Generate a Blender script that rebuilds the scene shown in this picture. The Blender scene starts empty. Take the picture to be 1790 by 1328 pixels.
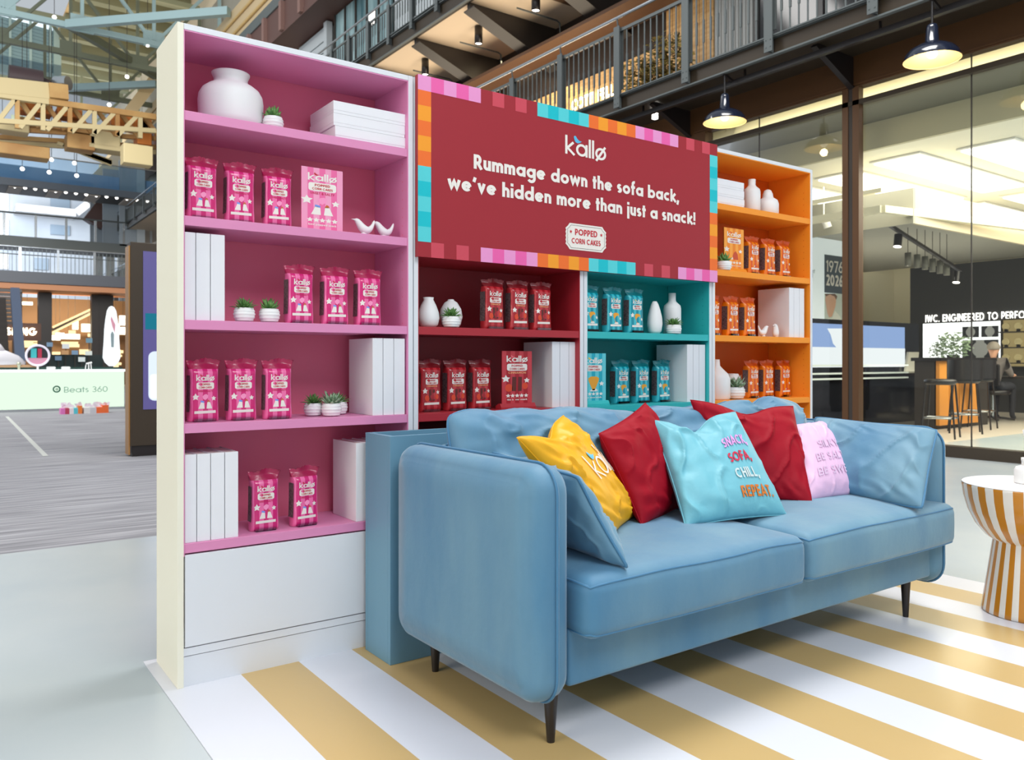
import bpy, bmesh, math, random
from mathutils import Vector, Matrix, noise
sc = bpy.context.scene
COL = sc.collection
PI = math.pi
# ---------------------------------------------------------------- camera (X runs along the shelf fronts, Y into the hall, Z up; metres)
FPX, CXP, YH, YAW = 1420.34, 924.03, 631.67, .63544
EYE = Vector((-.60307, -2.6048, .993))
cam = bpy.data.cameras.new('camera'); co = bpy.data.objects.new('camera', cam); COL.objects.link(co)
co.location = EYE; co.rotation_euler = (PI/2, 0, -YAW)
cam.sensor_width = 36; cam.lens = 36*FPX/1790
cam.shift_x = (895-CXP)/1790; cam.shift_y = (YH-664)/1790
cam.clip_end = 300
cam.dof.use_dof = True; cam.dof.focus_distance = 3.0; cam.dof.aperture_fstop = 5.6
sc.camera = co
# ---------------------------------------------------------------- light
W = bpy.data.worlds.new('hall_daylight'); sc.world = W; W.use_nodes = True
W.node_tree.nodes['Background'].inputs[0].default_value = (.86, .93, 1.0, 1)
W.node_tree.nodes['Background'].inputs[1].default_value = .58
def area(name, loc, target, size, size_y, power, col):
    l = bpy.data.lights.new(name, 'AREA'); l.shape = 'RECTANGLE'; l.size = size; l.size_y = size_y
    l.energy = power; l.color = col
    o = bpy.data.objects.new(name, l); COL.objects.link(o); o.location = loc
    o.rotation_euler = (Vector(target)-Vector(loc)).to_track_quat('-Z', 'Y').to_euler()
    return o
area('roof_light_area', (3.8, .4, 9), (1.6, -.9, 0), 4, 3.5, 660, (1, .98, .95))
area('front_fill_area', (.5, -6.5, 7), (1.6, 0, .9), 4, 3, 360, (.94, .97, 1))  # added soft fill from the front, stands for no fitting
area('left_window_area', (-9, -1.0, 4.5), (0, 0, .9), 6, 5, 420, (1, .90, .74))
area('roof_fill_area', (1.5, 42, 16.9), (1.5, 42, 30), 18, 24, 1500, (1, .84, .60))  # unseen fill added to brighten the roof underside
area('far_shop_area', (3.6, 33.6, 3.2), (3.6, 36, 1.2), 4, .6, 260, (1, .74, .44))
area('bridge_face_area', (1, 22, 6), (3, 38, 8.5), 4, 4, 500, (.92, .97, 1))
area('far_wall_area', (0, 47.5, 9.5), (1, 58, 8), 12, 8, 3800, (.93, .97, 1))  # unseen fill added behind the bridges to brighten the end wall
area('far_floor_area', (-5, 14, 13), (3, 28, 1), 8, 8, 2400, (1, .98, .95))
area('walkway_bounce_area', (8.0, 11.0, 5.0), (8.0, 11.0, 9), 1.2, 9, 170, (1, .86, .66))  # added upward bounce for the dark soffit of the upper walkway
area('store_upper_area', (10.6, 2, 4.02), (10.6, 2, 9), 3, 8, 160, (1, .96, .85))  # added fill aimed up at the store's unlit upper ceiling
area('booth_area', (12.6, 5.2, .9), (12.6, 5.0, 3), 3, 2.5, 60, (1, .96, .88))  # added upward fill to brighten the booth
area('store_ceiling_area', (11.0, 1.0, 3.4), (11.0, 1.0, 0), 4.5, 6, 420, (1, .95, .82))
sc.view_settings.view_transform = 'Standard'; sc.view_settings.look = 'None'
sc.view_settings.exposure = 0.0; sc.view_settings.gamma = 1.0; sc.view_settings.use_curve_mapping = False
# ---------------------------------------------------------------- pixel to world (frame 1790 x 1328)
FW = Vector((math.sin(YAW), math.cos(YAW), 0)); RT = Vector((math.cos(YAW), -math.sin(YAW), 0)); UP = Vector((0, 0, 1))
def ray(x, y): return FW+RT*((x-CXP)/FPX)+UP*((YH-y)/FPX)
def onX(x, y, X): d = ray(x, y); return EYE+d*((X-EYE.x)/d.x)
def onY(x, y, Y): d = ray(x, y); return EYE+d*((Y-EYE.y)/d.y)
def onZ(x, y, Z): d = ray(x, y); return EYE+d*((Z-EYE.z)/d.z)
def onK(x, y, k): return EYE+ray(x, y)*k
# ---------------------------------------------------------------- materials
def srgb(r, g, b):
    f = lambda c: (c/255/12.92) if c <= 10 else ((c/255+.055)/1.055)**2.4
    return (f(r), f(g), f(b), 1)
def mat(name, col, rough=.5, metal=0, sheen=0, emit=None, es=1, coat=0, bump=None, var=None, spec=.5):
    m = bpy.data.materials.new(name); m.use_nodes = True; nt = m.node_tree; b = nt.nodes['Principled BSDF']
    b.inputs['Base Color'].default_value = col; b.inputs['Roughness'].default_value = rough
    b.inputs['Metallic'].default_value = metal; b.inputs['Specular IOR Level'].default_value = spec
    if sheen: b.inputs['Sheen Weight'].default_value = sheen; b.inputs['Sheen Roughness'].default_value = .35
    if coat: b.inputs['Coat Weight'].default_value = coat; b.inputs['Coat Roughness'].default_value = .12
    if emit: b.inputs['Emission Color'].default_value = emit; b.inputs['Emission Strength'].default_value = es
    N = nt.nodes; L = nt.links
    if bump or var:
        tc = N.new('ShaderNodeTexCoord')
    if bump:
        n = N.new('ShaderNodeTexNoise'); n.inputs['Scale'].default_value = bump[0]; n.inputs['Detail'].default_value = 4
        L.new(tc.outputs['Object'], n.inputs['Vector'])
        bp = N.new('ShaderNodeBump'); bp.inputs['Strength'].default_value = bump[1]; bp.inputs['Distance'].default_value = bump[2]
        L.new(n.outputs['Fac'], bp.inputs['Height']); L.new(bp.outputs[0], b.inputs['Normal'])
    if var:
        mp = N.new('ShaderNodeMapping'); mp.inputs['Scale'].default_value = var[0]
        L.new(tc.outputs['Object'], mp.inputs[0])
        n = N.new('ShaderNodeTexNoise'); n.inputs['Scale'].default_value = 1; n.inputs['Detail'].default_value = 5
        L.new(mp.outputs[0], n.inputs['Vector'])
        cr = N.new('ShaderNodeValToRGB'); cr.color_ramp.elements[0].position = .32; cr.color_ramp.elements[1].position = .68
        cr.color_ramp.elements[0].color = var[1]; cr.color_ramp.elements[1].color = var[2]
        L.new(n.outputs['Fac'], cr.inputs[0]); L.new(cr.outputs[0], b.inputs['Base Color'])
    return m
def stripe_mat(name, c1, c2, freq, axis='X', rough=.4, off=0, coat=0, bump=None, duty=.5):
    m = mat(name, c1, rough, coat=coat, bump=bump); N = m.node_tree.nodes; L = m.node_tree.links; b = N['Principled BSDF']
    tc = N.new('ShaderNodeTexCoord'); sp = N.new('ShaderNodeSeparateXYZ'); L.new(tc.outputs['Object'], sp.inputs[0])
    a = N.new('ShaderNodeMath'); a.operation = 'MULTIPLY_ADD'; a.inputs[1].default_value = freq; a.inputs[2].default_value = off
    if axis == 'ANG':
        at = N.new('ShaderNodeMath'); at.operation = 'ARCTAN2'; L.new(sp.outputs['Y'], at.inputs[0]); L.new(sp.outputs['X'], at.inputs[1]); L.new(at.outputs[0], a.inputs[0])
    else: L.new(sp.outputs[axis], a.inputs[0])
    fr = N.new('ShaderNodeMath'); fr.operation = 'FRACT'; L.new(a.outputs[0], fr.inputs[0])
    g = N.new('ShaderNodeMath'); g.operation = 'GREATER_THAN'; g.inputs[1].default_value = duty; L.new(fr.outputs[0], g.inputs[0])
    mx = N.new('ShaderNodeMix'); mx.data_type = 'RGBA'; L.new(g.outputs[0], mx.inputs[0]); mx.inputs[6].default_value = c1; mx.inputs[7].default_value = c2
    L.new(mx.outputs[2], b.inputs['Base Color'])
    return m
def emis(name, col, s):
    m = bpy.data.materials.new(name); m.use_nodes = True; nt = m.node_tree; nt.nodes.clear()
    e = nt.nodes.new('ShaderNodeEmission'); e.inputs[0].default_value = col; e.inputs[1].default_value = s
    o = nt.nodes.new('ShaderNodeOutputMaterial'); nt.links.new(e.outputs[0], o.inputs[0]); return m
def glass(name, tint=(.93, .95, .9, 1), refl=1.0):
    m = bpy.data.materials.new(name); m.use_nodes = True; nt = m.node_tree; nt.nodes.clear(); N = nt.nodes; L = nt.links
    t = N.new('ShaderNodeBsdfTransparent'); t.inputs[0].default_value = tint
    g = N.new('ShaderNodeBsdfGlossy'); g.inputs['Roughness'].default_value = .01
    f = N.new('ShaderNodeFresnel'); f.inputs[0].default_value = 1.5
    ml = N.new('ShaderNodeMath'); ml.operation = 'MULTIPLY'; ml.inputs[1].default_value = refl; L.new(f.outputs[0], ml.inputs[0])
    x = N.new('ShaderNodeMixShader'); L.new(ml.outputs[0], x.inputs[0]); L.new(t.outputs[0], x.inputs[1]); L.new(g.outputs[0], x.inputs[2])
    o = N.new('ShaderNodeOutputMaterial'); L.new(x.outputs[0], o.inputs[0]); return m
# ---------------------------------------------------------------- objects
def tag(o, label=None, cat=None, group=None, kind=None):
    if label: o['label'] = label
    if cat: o['category'] = cat
    if group: o['group'] = group
    if kind: o['kind'] = kind
    return o
def thing(name, label, cat, loc=(0, 0, 0), rz=0, group=None):
    o = bpy.data.objects.new(name, None); COL.objects.link(o); o.location = loc; o.rotation_euler = (0, 0, rz)
    o.empty_display_size = .05
    return tag(o, label, cat, group)
class MB:
    def __init__(s): s.v = []; s.f = []; s.m = []; s.sm = []
    def add(s, vs, fs, mi=0, smooth=False):
        b = len(s.v); s.v += [tuple(p) for p in vs]
        for f in fs: s.f.append([b+i for i in f]); s.m.append(mi); s.sm.append(smooth)
    def box(s, x0, x1, y0, y1, z0, z1, mi=0):
        s.add([(x0, y0, z0), (x1, y0, z0), (x1, y1, z0), (x0, y1, z0), (x0, y0, z1), (x1, y0, z1), (x1, y1, z1), (x0, y1, z1)],
              [(0, 3, 2, 1), (4, 5, 6, 7), (0, 1, 5, 4), (1, 2, 6, 5), (2, 3, 7, 6), (3, 0, 4, 7)], mi)
        return s
    def bar(s, p, q, w, h=None, up=(0, 0, 1), mi=0):
        p = Vector(p); q = Vector(q); h = h or w; d = (q-p).normalized(); u = Vector(up)
        if abs(d.dot(u)) > .98: u = Vector((1, 0, 0))
        a = d.cross(u).normalized()*w/2; b = a.cross(d).normalized()*h/2
        vs = [p-a-b, p+a-b, p+a+b, p-a+b, q-a-b, q+a-b, q+a+b, q-a+b]
        s.add(vs, [(0, 1, 2, 3), (7, 6, 5, 4), (0, 4, 5, 1), (1, 5, 6, 2), (2, 6, 7, 3), (3, 7, 4, 0)], mi); return s
    def cyl(s, p, q, r0, r1=None, n=16, mi=0, smooth=True, caps=True):
        p = Vector(p); q = Vector(q); r1 = r0 if r1 is None else r1; d = (q-p).normalized()
        u = Vector((0, 0, 1)) if abs(d.z) < .9 else Vector((1, 0, 0)); a = d.cross(u).normalized(); b = a.cross(d)
        R = []
        for c, r in ((p, r0), (q, r1)): R += [c+(a*math.cos(2*PI*i/n)+b*math.sin(2*PI*i/n))*r for i in range(n)]
        s.add(R, [(i, i+n, (i+1) % n+n, (i+1) % n) for i in range(n)], mi, smooth)
        if caps: s.add(R[:n], [list(range(n))], mi); s.add(R[n:], [list(range(n))[::-1]], mi)
        return s
    def tube(s, pts, r, n=8, closed=False, mi=0):
        pts = [Vector(p) for p in pts]; N = len(pts); rings = []; pu = None
        for i in range(N):
            a = pts[(i-1) % N] if closed or i else pts[0]; b = pts[(i+1) % N] if closed or i < N-1 else pts[-1]
            d = (b-a).normalized()
            if pu is None: pu = d.orthogonal().normalized()
            pu = (pu-d*pu.dot(d)).normalized(); w = d.cross(pu)
            rings.append([pts[i]+(pu*math.cos(2*PI*k/n)+w*math.sin(2*PI*k/n))*r for k in range(n)])
        vs = [p for R in rings for p in R]; fs = []
        for i in range(N if closed else N-1):
            j = (i+1) % N
            for k in range(n): fs.append((i*n+k, i*n+(k+1) % n, j*n+(k+1) % n, j*n+k))
        s.add(vs, fs, mi, True)
        if not closed: s.add(rings[0], [list(range(n))[::-1]], mi); s.add(rings[-1], [list(range(n))], mi)
        return s
    def lathe(s, prof, n=32, c=(0, 0, 0), mi=0, smooth=True):
        vs = []; c = Vector(c)
        for r, z in prof: vs += [c+Vector((r*math.cos(2*PI*i/n), r*math.sin(2*PI*i/n), z)) for i in range(n)]
        fs = []
        for k in range(len(prof)-1):
            for i in range(n): fs.append((k*n+i, k*n+(i+1) % n, (k+1)*n+(i+1) % n, (k+1)*n+i))
        s.add(vs, fs, mi, smooth); return s
    def grid(s, fn, nu, nv, mi=0, smooth=True, flip=False):
        vs = [fn(i/nu, j/nv) for j in range(nv+1) for i in range(nu+1)]; fs = []
        for j in range(nv):
            for i in range(nu):
                q = (j*(nu+1)+i, j*(nu+1)+i+1, (j+1)*(nu+1)+i+1, (j+1)*(nu+1)+i); fs.append(q[::-1] if flip else q)
        s.add(vs, fs, mi, smooth); return s
    def prism(s, poly, fn, d0, d1, mi=0):
        """poly: 2D points; fn(a,b,d)->3D"""
        n = len(poly); vs = [fn(a, b, d0) for a, b in poly]+[fn(a, b, d1) for a, b in poly]
        s.add(vs, [list(range(n))[::-1], [n+i for i in range(n)]]+[(i, (i+1) % n, (i+1) % n+n, i+n) for i in range(n)], mi); return s
    def build(s, name, mats, parent=None, weld=False, bevel=0, bseg=2, subs=0, recalc=True):
        me = bpy.data.meshes.new(name); me.from_pydata([tuple(v) for v in s.v], [], s.f)
        for i, p in enumerate(me.polygons): p.material_index = s.m[i]; p.use_smooth = s.sm[i]
        if not isinstance(mats, (list, tuple)): mats = [mats]
        for m in mats: me.materials.append(m)
        if weld or recalc:
            bm = bmesh.new(); bm.from_mesh(me)
            if weld: bmesh.ops.remove_doubles(bm, verts=bm.verts, dist=1e-5)
            if recalc: bmesh.ops.recalc_face_normals(bm, faces=bm.faces)
            bm.to_mesh(me); bm.free()
        o = bpy.data.objects.new(name, me); COL.objects.link(o)
        if parent: o.parent = parent
        if bevel:
            b = o.modifiers.new('bevel', 'BEVEL'); b.width = bevel; b.segments = bseg; b.limit_method = 'ANGLE'
        if subs:
            b = o.modifiers.new('subd', 'SUBSURF'); b.levels = subs; b.render_levels = subs
        return o
def B(x0, x1, y0, y1, z0, z1): return MB().box(x0, x1, y0, y1, z0, z1)
def dup(root, loc=None, rz=None, label=None, group=None):
    r = root.copy(); COL.objects.link(r)
    if loc is not None: r.location = loc
    if rz is not None: r.rotation_euler = (0, 0, rz)
    if label: r['label'] = label
    if group: r['group'] = group
    for ch in list(root.children):
        c = ch.copy(); COL.objects.link(c); c.parent = r
        for g in ch.children: d = g.copy(); COL.objects.link(d); d.parent = c
    return r
def struct(name, mb, m, **k): return tag(mb.build(name, m, **k), kind='structure')
# ---------------------------------------------------------------- lettering drawn as strokes
def arc(cx, cy, rx, ry, a0, a1, n=None):
    n = n or max(3, int(abs(a1-a0)/15)); return [(cx+rx*math.cos(math.radians(a0+(a1-a0)*i/n)), cy+ry*math.sin(math.radians(a0+(a1-a0)*i/n))) for i in range(n+1)]
def glyph(ch, w):
    H = .70; h = w/2; r = H/2-h; c = H/2
    ring = lambda cx, cy, rx, ry: (arc(cx, cy, rx, ry, 0, 360, 24)[:-1], True)
    S = []; L = lambda *p: S.append((list(p), False))
    if ch == ' ': return [], .30
    if ch in 'oø':
        S.append(ring(c, c, r, r))
        if ch == 'ø': L((.06, -.08), (H-.06, H+.08))
        return S, H
    if ch == 'a': S.append(ring(c, c, r, r)); L((H-h+.02, 0), (H-h+.02, H)); return S, H+.02
    if ch == 'd': S.append(ring(c, c, r, r)); L((H-h+.02, 0), (H-h+.02, 1.05)); return S, H+.02
    if ch == 'b': S.append(ring(c+.02, c, r, r)); L((h, 0), (h, 1.05)); return S, H+.02
    if ch == 'p': S.append(ring(c+.02, c, r, r)); L((h, -.3), (h, H)); return S, H+.02
    if ch == 'g': S.append(ring(c, c, r, r)); S.append(([(H-h+.02, H)]+arc(c+.02, -.02, r, .24, 0, -150), False)); return S, H+.02
    if ch == 'c': S.append((arc(c, c, r, r, 50, 310), False)); return S, H*.86
    if ch == 'e': S.append((arc(c, c, r, r, -38, -360), False)); L((h, c), (H-h, c)); return S, H
    if ch in 'nhm':
        ra = (.155 if ch == 'm' else .17)+.0*w; x = h
        L((h, 0), (h, 1.05 if ch == 'h' else H))
        for k in range(2 if ch == 'm' else 1):
            S.append((arc(x+ra, H-h-ra, ra, ra, 180, 0)+[(x+2*ra, 0)], False)); x += 2*ra
        return S, x+h
    if ch == 'u': ra = .165; S.append(([(h, H)]+arc(h+ra, h+ra, ra, ra, 180, 360)+[(h+2*ra, H)], False)); L((h+2*ra, 0), (h+2*ra, H)); return S, 2*ra+w
    if ch == 'r': ra = .2; L((h, 0), (h, H)); S.append((arc(h+ra, H-h-ra, ra, ra, 180, 65), False)); return S, w+ra*1.1
    if ch == 't': L((.17, 0), (.17, .95)); L((.0, H-h*.8), (.36, H-h*.8)); return S, .36
    if ch == 'f': S.append(([(.17, 0)]+arc(.17+.15, .90, .15, .15-h*.3, 180, 70), False)); L((0, H-h*.8), (.38, H-h*.8)); return S, .39
    if ch == 'k': L((h, 0), (h, 1.05)); L((w*.9, H*.48), (.50, H)); L((w*.9, H*.52), (.56, 0)); return S, .58
    if ch == 'l': L((h, 0), (h, 1.05)); return S, w
    if ch == 'i': L((h, 0), (h, H)); L((h, H+.12), (h, H+.12+w)); return S, w
    if ch == 'j': S.append(([(h+.02, H), (h+.02, -.28)], False)); L((h+.02, H+.12), (h+.02, H+.12+w)); return S, w+.02
    if ch == 'v': L((.04+h*.6, H), (.30, .06), (.56-h*.6, H)); return S, .60
    if ch == 'w': L((.02+h*.6, H), (.25, .06), (.44, H*.9), (.63, .06), (.86-h*.6, H)); return S, .88
    if ch == 's' or ch == 'S':
        T = H if ch == 's' else 1.0; q = (T-w)/4; x = q*.95+h
        S.append((arc(x, T-h-q, q*.95, q, 35, 270)+arc(x, h+q, q*1.02, q, 90, -145)[1:], False)); return S, 2*x+.01
    if ch == '!': L((h, .32), (h, 1.05)); L((h, 0), (h, w)); return S, w
    if ch == '.': L((h, 0), (h, w)); return S, w
    if ch == ',': L((h+.05, w*.9), (h-.05, -.18)); return S, w+.04
    if ch == '’': L((h+.08, 1.05), (h-.02, .72)); return S, w+.05
    # capitals and figures
    if ch == 'O' or ch == '0': x = .48 if ch == 'O' else .33; S.append(ring(x, .5, x-h, .5-h)); return S, 2*x
    if ch == 'C': S.append((arc(.48, .5, .48-h, .5-h, 50, 310), False)); return S, .84
    if ch == 'G': S.append((arc(.48, .5, .48-h, .5-h, 45, 350)+[(.96-h, .45), (.55, .45)], False)); return S, .96
    if ch == 'D': S.append(([(h, h)]+[(h+.12, h)]+arc(.32, .5, .42-h, .5-h, -90, 90)+[(h, 1-h)], False)); L((h, 0), (h, 1)); return S, .76
    if ch in 'PRB':
        S.append(([(h, .42), (.26, .42)]+arc(.3, (1-h+.42)/2, .26-h, (1-h-.42)/2, -90, 90)+[(h, 1-h)], False)); L((h, 0), (h, 1))
        if ch == 'R': L((.28, .45), (.56, 0))
        if ch == 'B': S.append(([(h, h), (.28, h)]+arc(.3, (h+.44)/2, .3-h, (.44-h)/2, -90, 90)+[(h, .44)], False))
        return S, {'P': .56, 'R': .62, 'B': .6}[ch]
    if ch in 'EFL':
        L((h, 0), (h, 1))
        if ch != 'L': L((h, 1-h), (.5, 1-h)); L((h, .5), (.46, .5))
        if ch != 'F': L((h, h), (.5, h))
        return S, .5
    if ch == 'I' : L((h, 0), (h, 1)); return S, w
    if ch == 'H': L((h, 0), (h, 1)); L((.66-h, 0), (.66-h, 1)); L((h, .5), (.66-h, .5)); return S, .66
    if ch == 'K': L((h, 0), (h, 1)); L((w*.8, .48), (.56, 1)); L((w*.8, .52), (.62, 0)); return S, .62
    if ch == 'N': L((h, 0), (h, 1)); L((.72-h, 0), (.72-h, 1)); L((h, .96), (.72-h, .04)); return S, .72
    if ch == 'M': L((h, 0), (h+.04, 1)); L((.86-h, 0), (.82-h, 1)); L((h+.06, .97), (.43, .2), (.80-h, .97)); return S, .86
    if ch == 'A': L((h*.7, 0), (.38, .98), (.76-h*.7, 0)); L((.16, .28), (.6, .28)); return S, .76
    if ch == 'T': L((.28, 0), (.28, 1)); L((0, 1-h), (.56, 1-h)); return S, .56
    if ch == 'U': S.append(([(h, 1)]+arc(.33, .33, .33-h, .33-h, 180, 360)+[(.66-h, 1)], False)); return S, .66
    if ch == 'V': L((h*.7, 1), (.36, .05), (.72-h*.7, 1)); return S, .72
    if ch == 'W': L((h*.7, 1), (.28, .05), (.5, .9), (.72, .05), (1-h*.7, 1)); return S, 1.0
    if ch == 'Y': L((.04, 1), (.33, .45)); L((.62, 1), (.33, .45)); L((.33, .5), (.33, 0)); return S, .66
    if ch == '&': S.append((arc(.3, .76, .16, .18, -60, 240)+[(.52, .06)], False)); S.append((arc(.28, .28, .24, .24, 120, 390), False)); return S, .6
    if ch == '1': L((.22, 0), (.22, 1)); L((.22, .93), (.04, .8)); return S, .32
    if ch == '2': S.append((arc(.3, .7, .3-h, .3-h, 160, -35)+[(h+.04, h), (.58, h)], False)); return S, .58
    if ch == '3': S.append((arc(.28, .74, .26-h, .26-h, 150, -90)+arc(.28, .27, .3-h, .28-h, 90, -150), False)); return S, .58
    if ch == '6': S.append(ring(.31, .31, .31-h, .31-h)); L((.1, .42), (.42, 1)); return S, .62
    if ch == '9': S.append(ring(.31, .69, .31-h, .31-h)); L((.52, .58), (.2, 0)); return S, .62
    if ch == '7': L((0, 1-h), (.52, 1-h), (.18, 0)); return S, .54
    return [], .3
def strokes(s, w=.2, gap=.09):
    x = 0; out = []
    for ch in s:
        g, a = glyph(ch, w)
        out += [([(px+x, py) for px, py in pts], cl) for pts, cl in g]; x += a+gap
    return out, x-gap
def ribbon(mb, pts, closed, w, fn, mi=0, seg=.25):
    P = [pts[0]]
    for a, b in list(zip(pts, pts[1:]))+([(pts[-1], pts[0])] if closed else []):
        n = max(1, int(math.dist(a, b)/seg))
        for i in range(1, n+1): P.append((a[0]+(b[0]-a[0])*i/n, a[1]+(b[1]-a[1])*i/n))
    if closed: P = P[:-1]
    N = len(P); vs = []
    for i in range(N):
        a = P[(i-1) % N] if closed or i else None; b = P[(i+1) % N] if closed or i < N-1 else None; p = P[i]
        n1 = n2 = None
        if a: d = (p[0]-a[0], p[1]-a[1]); l = math.hypot(*d) or 1; n1 = (-d[1]/l, d[0]/l)
        if b: d = (b[0]-p[0], b[1]-p[1]); l = math.hypot(*d) or 1; n2 = (-d[1]/l, d[0]/l)
        if n1 and n2:
            m = (n1[0]+n2[0], n1[1]+n2[1]); l = math.hypot(*m) or 1; m = (m[0]/l, m[1]/l); k = min(1.6, 1/max(.3, m[0]*n1[0]+m[1]*n1[1]))
        else: m = n1 or n2; k = 1
        o = w/2*k; vs += [fn(p[0]+m[0]*o, p[1]+m[1]*o), fn(p[0]-m[0]*o, p[1]-m[1]*o)]
    fs = [(2*i, 2*i+1, 2*((i+1) % N)+1, 2*((i+1) % N)) for i in range(N if closed else N-1)]
    mb.add(vs, fs, mi)
def text(mb, s, x, y, size, fn, w=.2, width=None, align='l', gap=.09, mi=0):
    """fn(u,v)->3D. size = cap height. width: total width the line is fitted to"""
    st, tw = strokes(s, w, gap); sx = size if width is None else width/tw
    x0 = x-(tw*sx/2 if align == 'c' else 0)
    g = lambda a, b: fn(x0+a*sx, y+b*size)
    for k, (pts, cl) in enumerate(st):
        o = (k % 5)*.00014
        def h(a, b, o=o):
            p = Vector(g(a, b))
            if not o: return p
            n = (Vector(g(a+.05, b))-p).cross(Vector(g(a, b+.05))-p)
            return p+n.normalized()*o if n.length > 0 else p
        ribbon(mb, pts, cl, w, h, mi)
    return tw*sx
BIRD = [(.0, .30), (.03, .36), (.10, .38), (.15, .34), (.22, .24), (.34, .14), (.52, .12), (.40, .04), (.26, -.02), (.12, .02), (.05, .12)]
def poly(mb, pts, fn, mi=0): mb.add([fn(*p) for p in pts], [list(range(len(pts)))], mi)
def star(cx, cy, r, n=5, k=.5, rot=90): return [(cx+(r if i % 2 == 0 else r*k)*math.cos(math.radians(rot+180*i/n)), cy+(r if i % 2 == 0 else r*k)*math.sin(math.radians(rot+180*i/n))) for i in range(2*n)]
def badge_poly(cx, cy, w, h, r): # ticket outline with notched ends
    P = []
    for sx, sy in ((1, 1), (-1, 1), (-1, -1), (1, -1)):
        a = (cx+sx*(w/2-r), cy+sy*h/2); b = (cx+sx*(w/2), cy+sy*(h/2-r)); m = (cx+sx*(w/2-r*.55), cy+sy*(h/2-r*.55))
        P += ([b, m, a] if sx*sy > 0 else [a, m, b])
    n = 4; out = []
    for i in range(len(P)):
        a = P[i]; b = P[(i+1) % len(P)]; out.append(a)
        if abs(a[0]-b[0]) < 1e-6:
            for j in range(1, 2*n):
                t = j/(2*n); out.append((a[0]-(h*.03*(1 if a[0] > cx else -1) if j % 2 else 0), a[1]+(b[1]-a[1])*t))
    return out
def rrect(x0, x1, y0, y1, r, n=4):
    P = []
    for cx, cy, a in ((x1-r, y1-r, 0), (x0+r, y1-r, 90), (x0+r, y0+r, 180), (x1-r, y0+r, 270)): P += arc(cx, cy, r, r, a, a+90, n)
    return P
# ================================================================ MATERIALS IN USE
M = {}
M['white'] = mat('white_laminate', srgb(226, 229, 234), .35)
M['cream'] = mat('cream_laminate', srgb(242, 238, 218), .4)
M['ceramic'] = mat('matt_white_ceramic', srgb(238, 238, 238), .55)
M['bookw'] = mat('white_card', srgb(236, 236, 240), .6)
M['pink'] = mat('pink_paint', srgb(224, 142, 186), .4); M['pinkb'] = mat('pink_paint_shaded', srgb(226, 116, 146), .5)  # shade and bounce inside the cases put into all four back colours
M['red'] = mat('red_paint', srgb(172, 40, 52), .4); M['redb'] = mat('red_paint_shaded', srgb(150, 32, 44), .5)
M['teal'] = mat('teal_paint', srgb(48, 182, 184), .4); M['tealb'] = mat('teal_paint_shaded', srgb(10, 150, 150), .5)
M['orange'] = mat('orange_paint', srgb(248, 152, 42), .4); M['orangeb'] = mat('orange_paint_shaded', srgb(222, 104, 14), .5)
M['bannerred'] = mat('banner_red_print', srgb(160, 34, 46), .4)
M['offwhite'] = mat('off_white_print', srgb(240, 234, 226), .5)
M['printblue'] = mat('light_blue_print', srgb(90, 185, 225), .5)
M['printred'] = mat('red_print', srgb(200, 45, 60), .5)
M['velvet'] = mat('blue_velvet', srgb(96, 148, 182), .6, sheen=.4, var=((3.0, 3.0, 1.0), srgb(68, 122, 158), srgb(112, 152, 172)), bump=(14, .25, .01))
M['velvetd'] = mat('blue_velvet_piping', srgb(66, 122, 160), .6, sheen=.4)
M['bluepaint'] = mat('dusty_blue_paint', srgb(104, 148, 172), .45)
M['black'] = mat('black_lacquer', srgb(34, 30, 30), .3)
M['gold'] = mat('ochre_stripe', srgb(196, 130, 20), .35)
M['dark'] = mat('dark_steel', srgb(52, 46, 42), .5)
M['steel'] = mat('grey_painted_steel', srgb(98, 104, 104), .45, metal=.3)
M['silver'] = mat('brushed_silver', srgb(190, 195, 198), .25, metal=.9)
M['bronze'] = mat('bronze_cladding', srgb(92, 62, 36), .4, metal=.2)
M['bronzed'] = mat('dark_bronze', srgb(60, 50, 38), .45, metal=.2)
M['leaf'] = mat('green_leaf', srgb(70, 125, 55), .5, var=((60, 60, 60), srgb(46, 100, 40), srgb(120, 165, 90)))
M['leafg'] = mat('grey_green_leaf', srgb(110, 145, 110), .5, var=((80, 80, 80), srgb(60, 110, 70), srgb(175, 195, 165)))
M['soil'] = mat('dark_soil', srgb(40, 32, 26), .9)
# ================================================================ STRUCTURE: floors
def concrete():
    m = mat('polished_concrete', srgb(186, 192, 190), .24, var=((.7, .7, .7), srgb(172, 184, 190), srgb(194, 200, 200))); return m
struct('floor', MB().box(-14, 22, -9, 2.38, -.06, 0), concrete())
def carpet():
    m = mat('streaked_grey_carpet', srgb(150, 150, 155), .95, var=((1.3, 26, 1), srgb(124, 124, 130), srgb(176, 176, 182))); return m
struct('floor', MB().box(-14, 7.95, 2.38, 62, -.06, 0), carpet())
struct('floor', MB().box(7.95, 22, 2.38, 62, -.06, 0), mat('store_floor', srgb(196, 186, 172), .4))
tag(B(-.0, .02, 0, .001, 0, .001).build('x', M['white']), kind='structure') if False else None
# vinyl mat: one board per stripe
mt = thing('striped_floor_vinyl', 'white and mustard striped floor vinyl under sofa and shelves', 'floor covering', (0, 0, 0))
sw = mat('white_vinyl', srgb(216, 218, 226), .32, bump=(60, .04, .002)); sy = mat('mustard_vinyl', srgb(198, 168, 112), .32, bump=(60, .04, .002))
for i in range(17):
    x0 = -.035 if i == 0 else .003+i*.1877; x1 = .003+(i+1)*.1877
    B(x0, x1, -2.7, .31, .0004, .003).build('stripe', sw if i % 2 == 0 else sy, mt)
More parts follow.
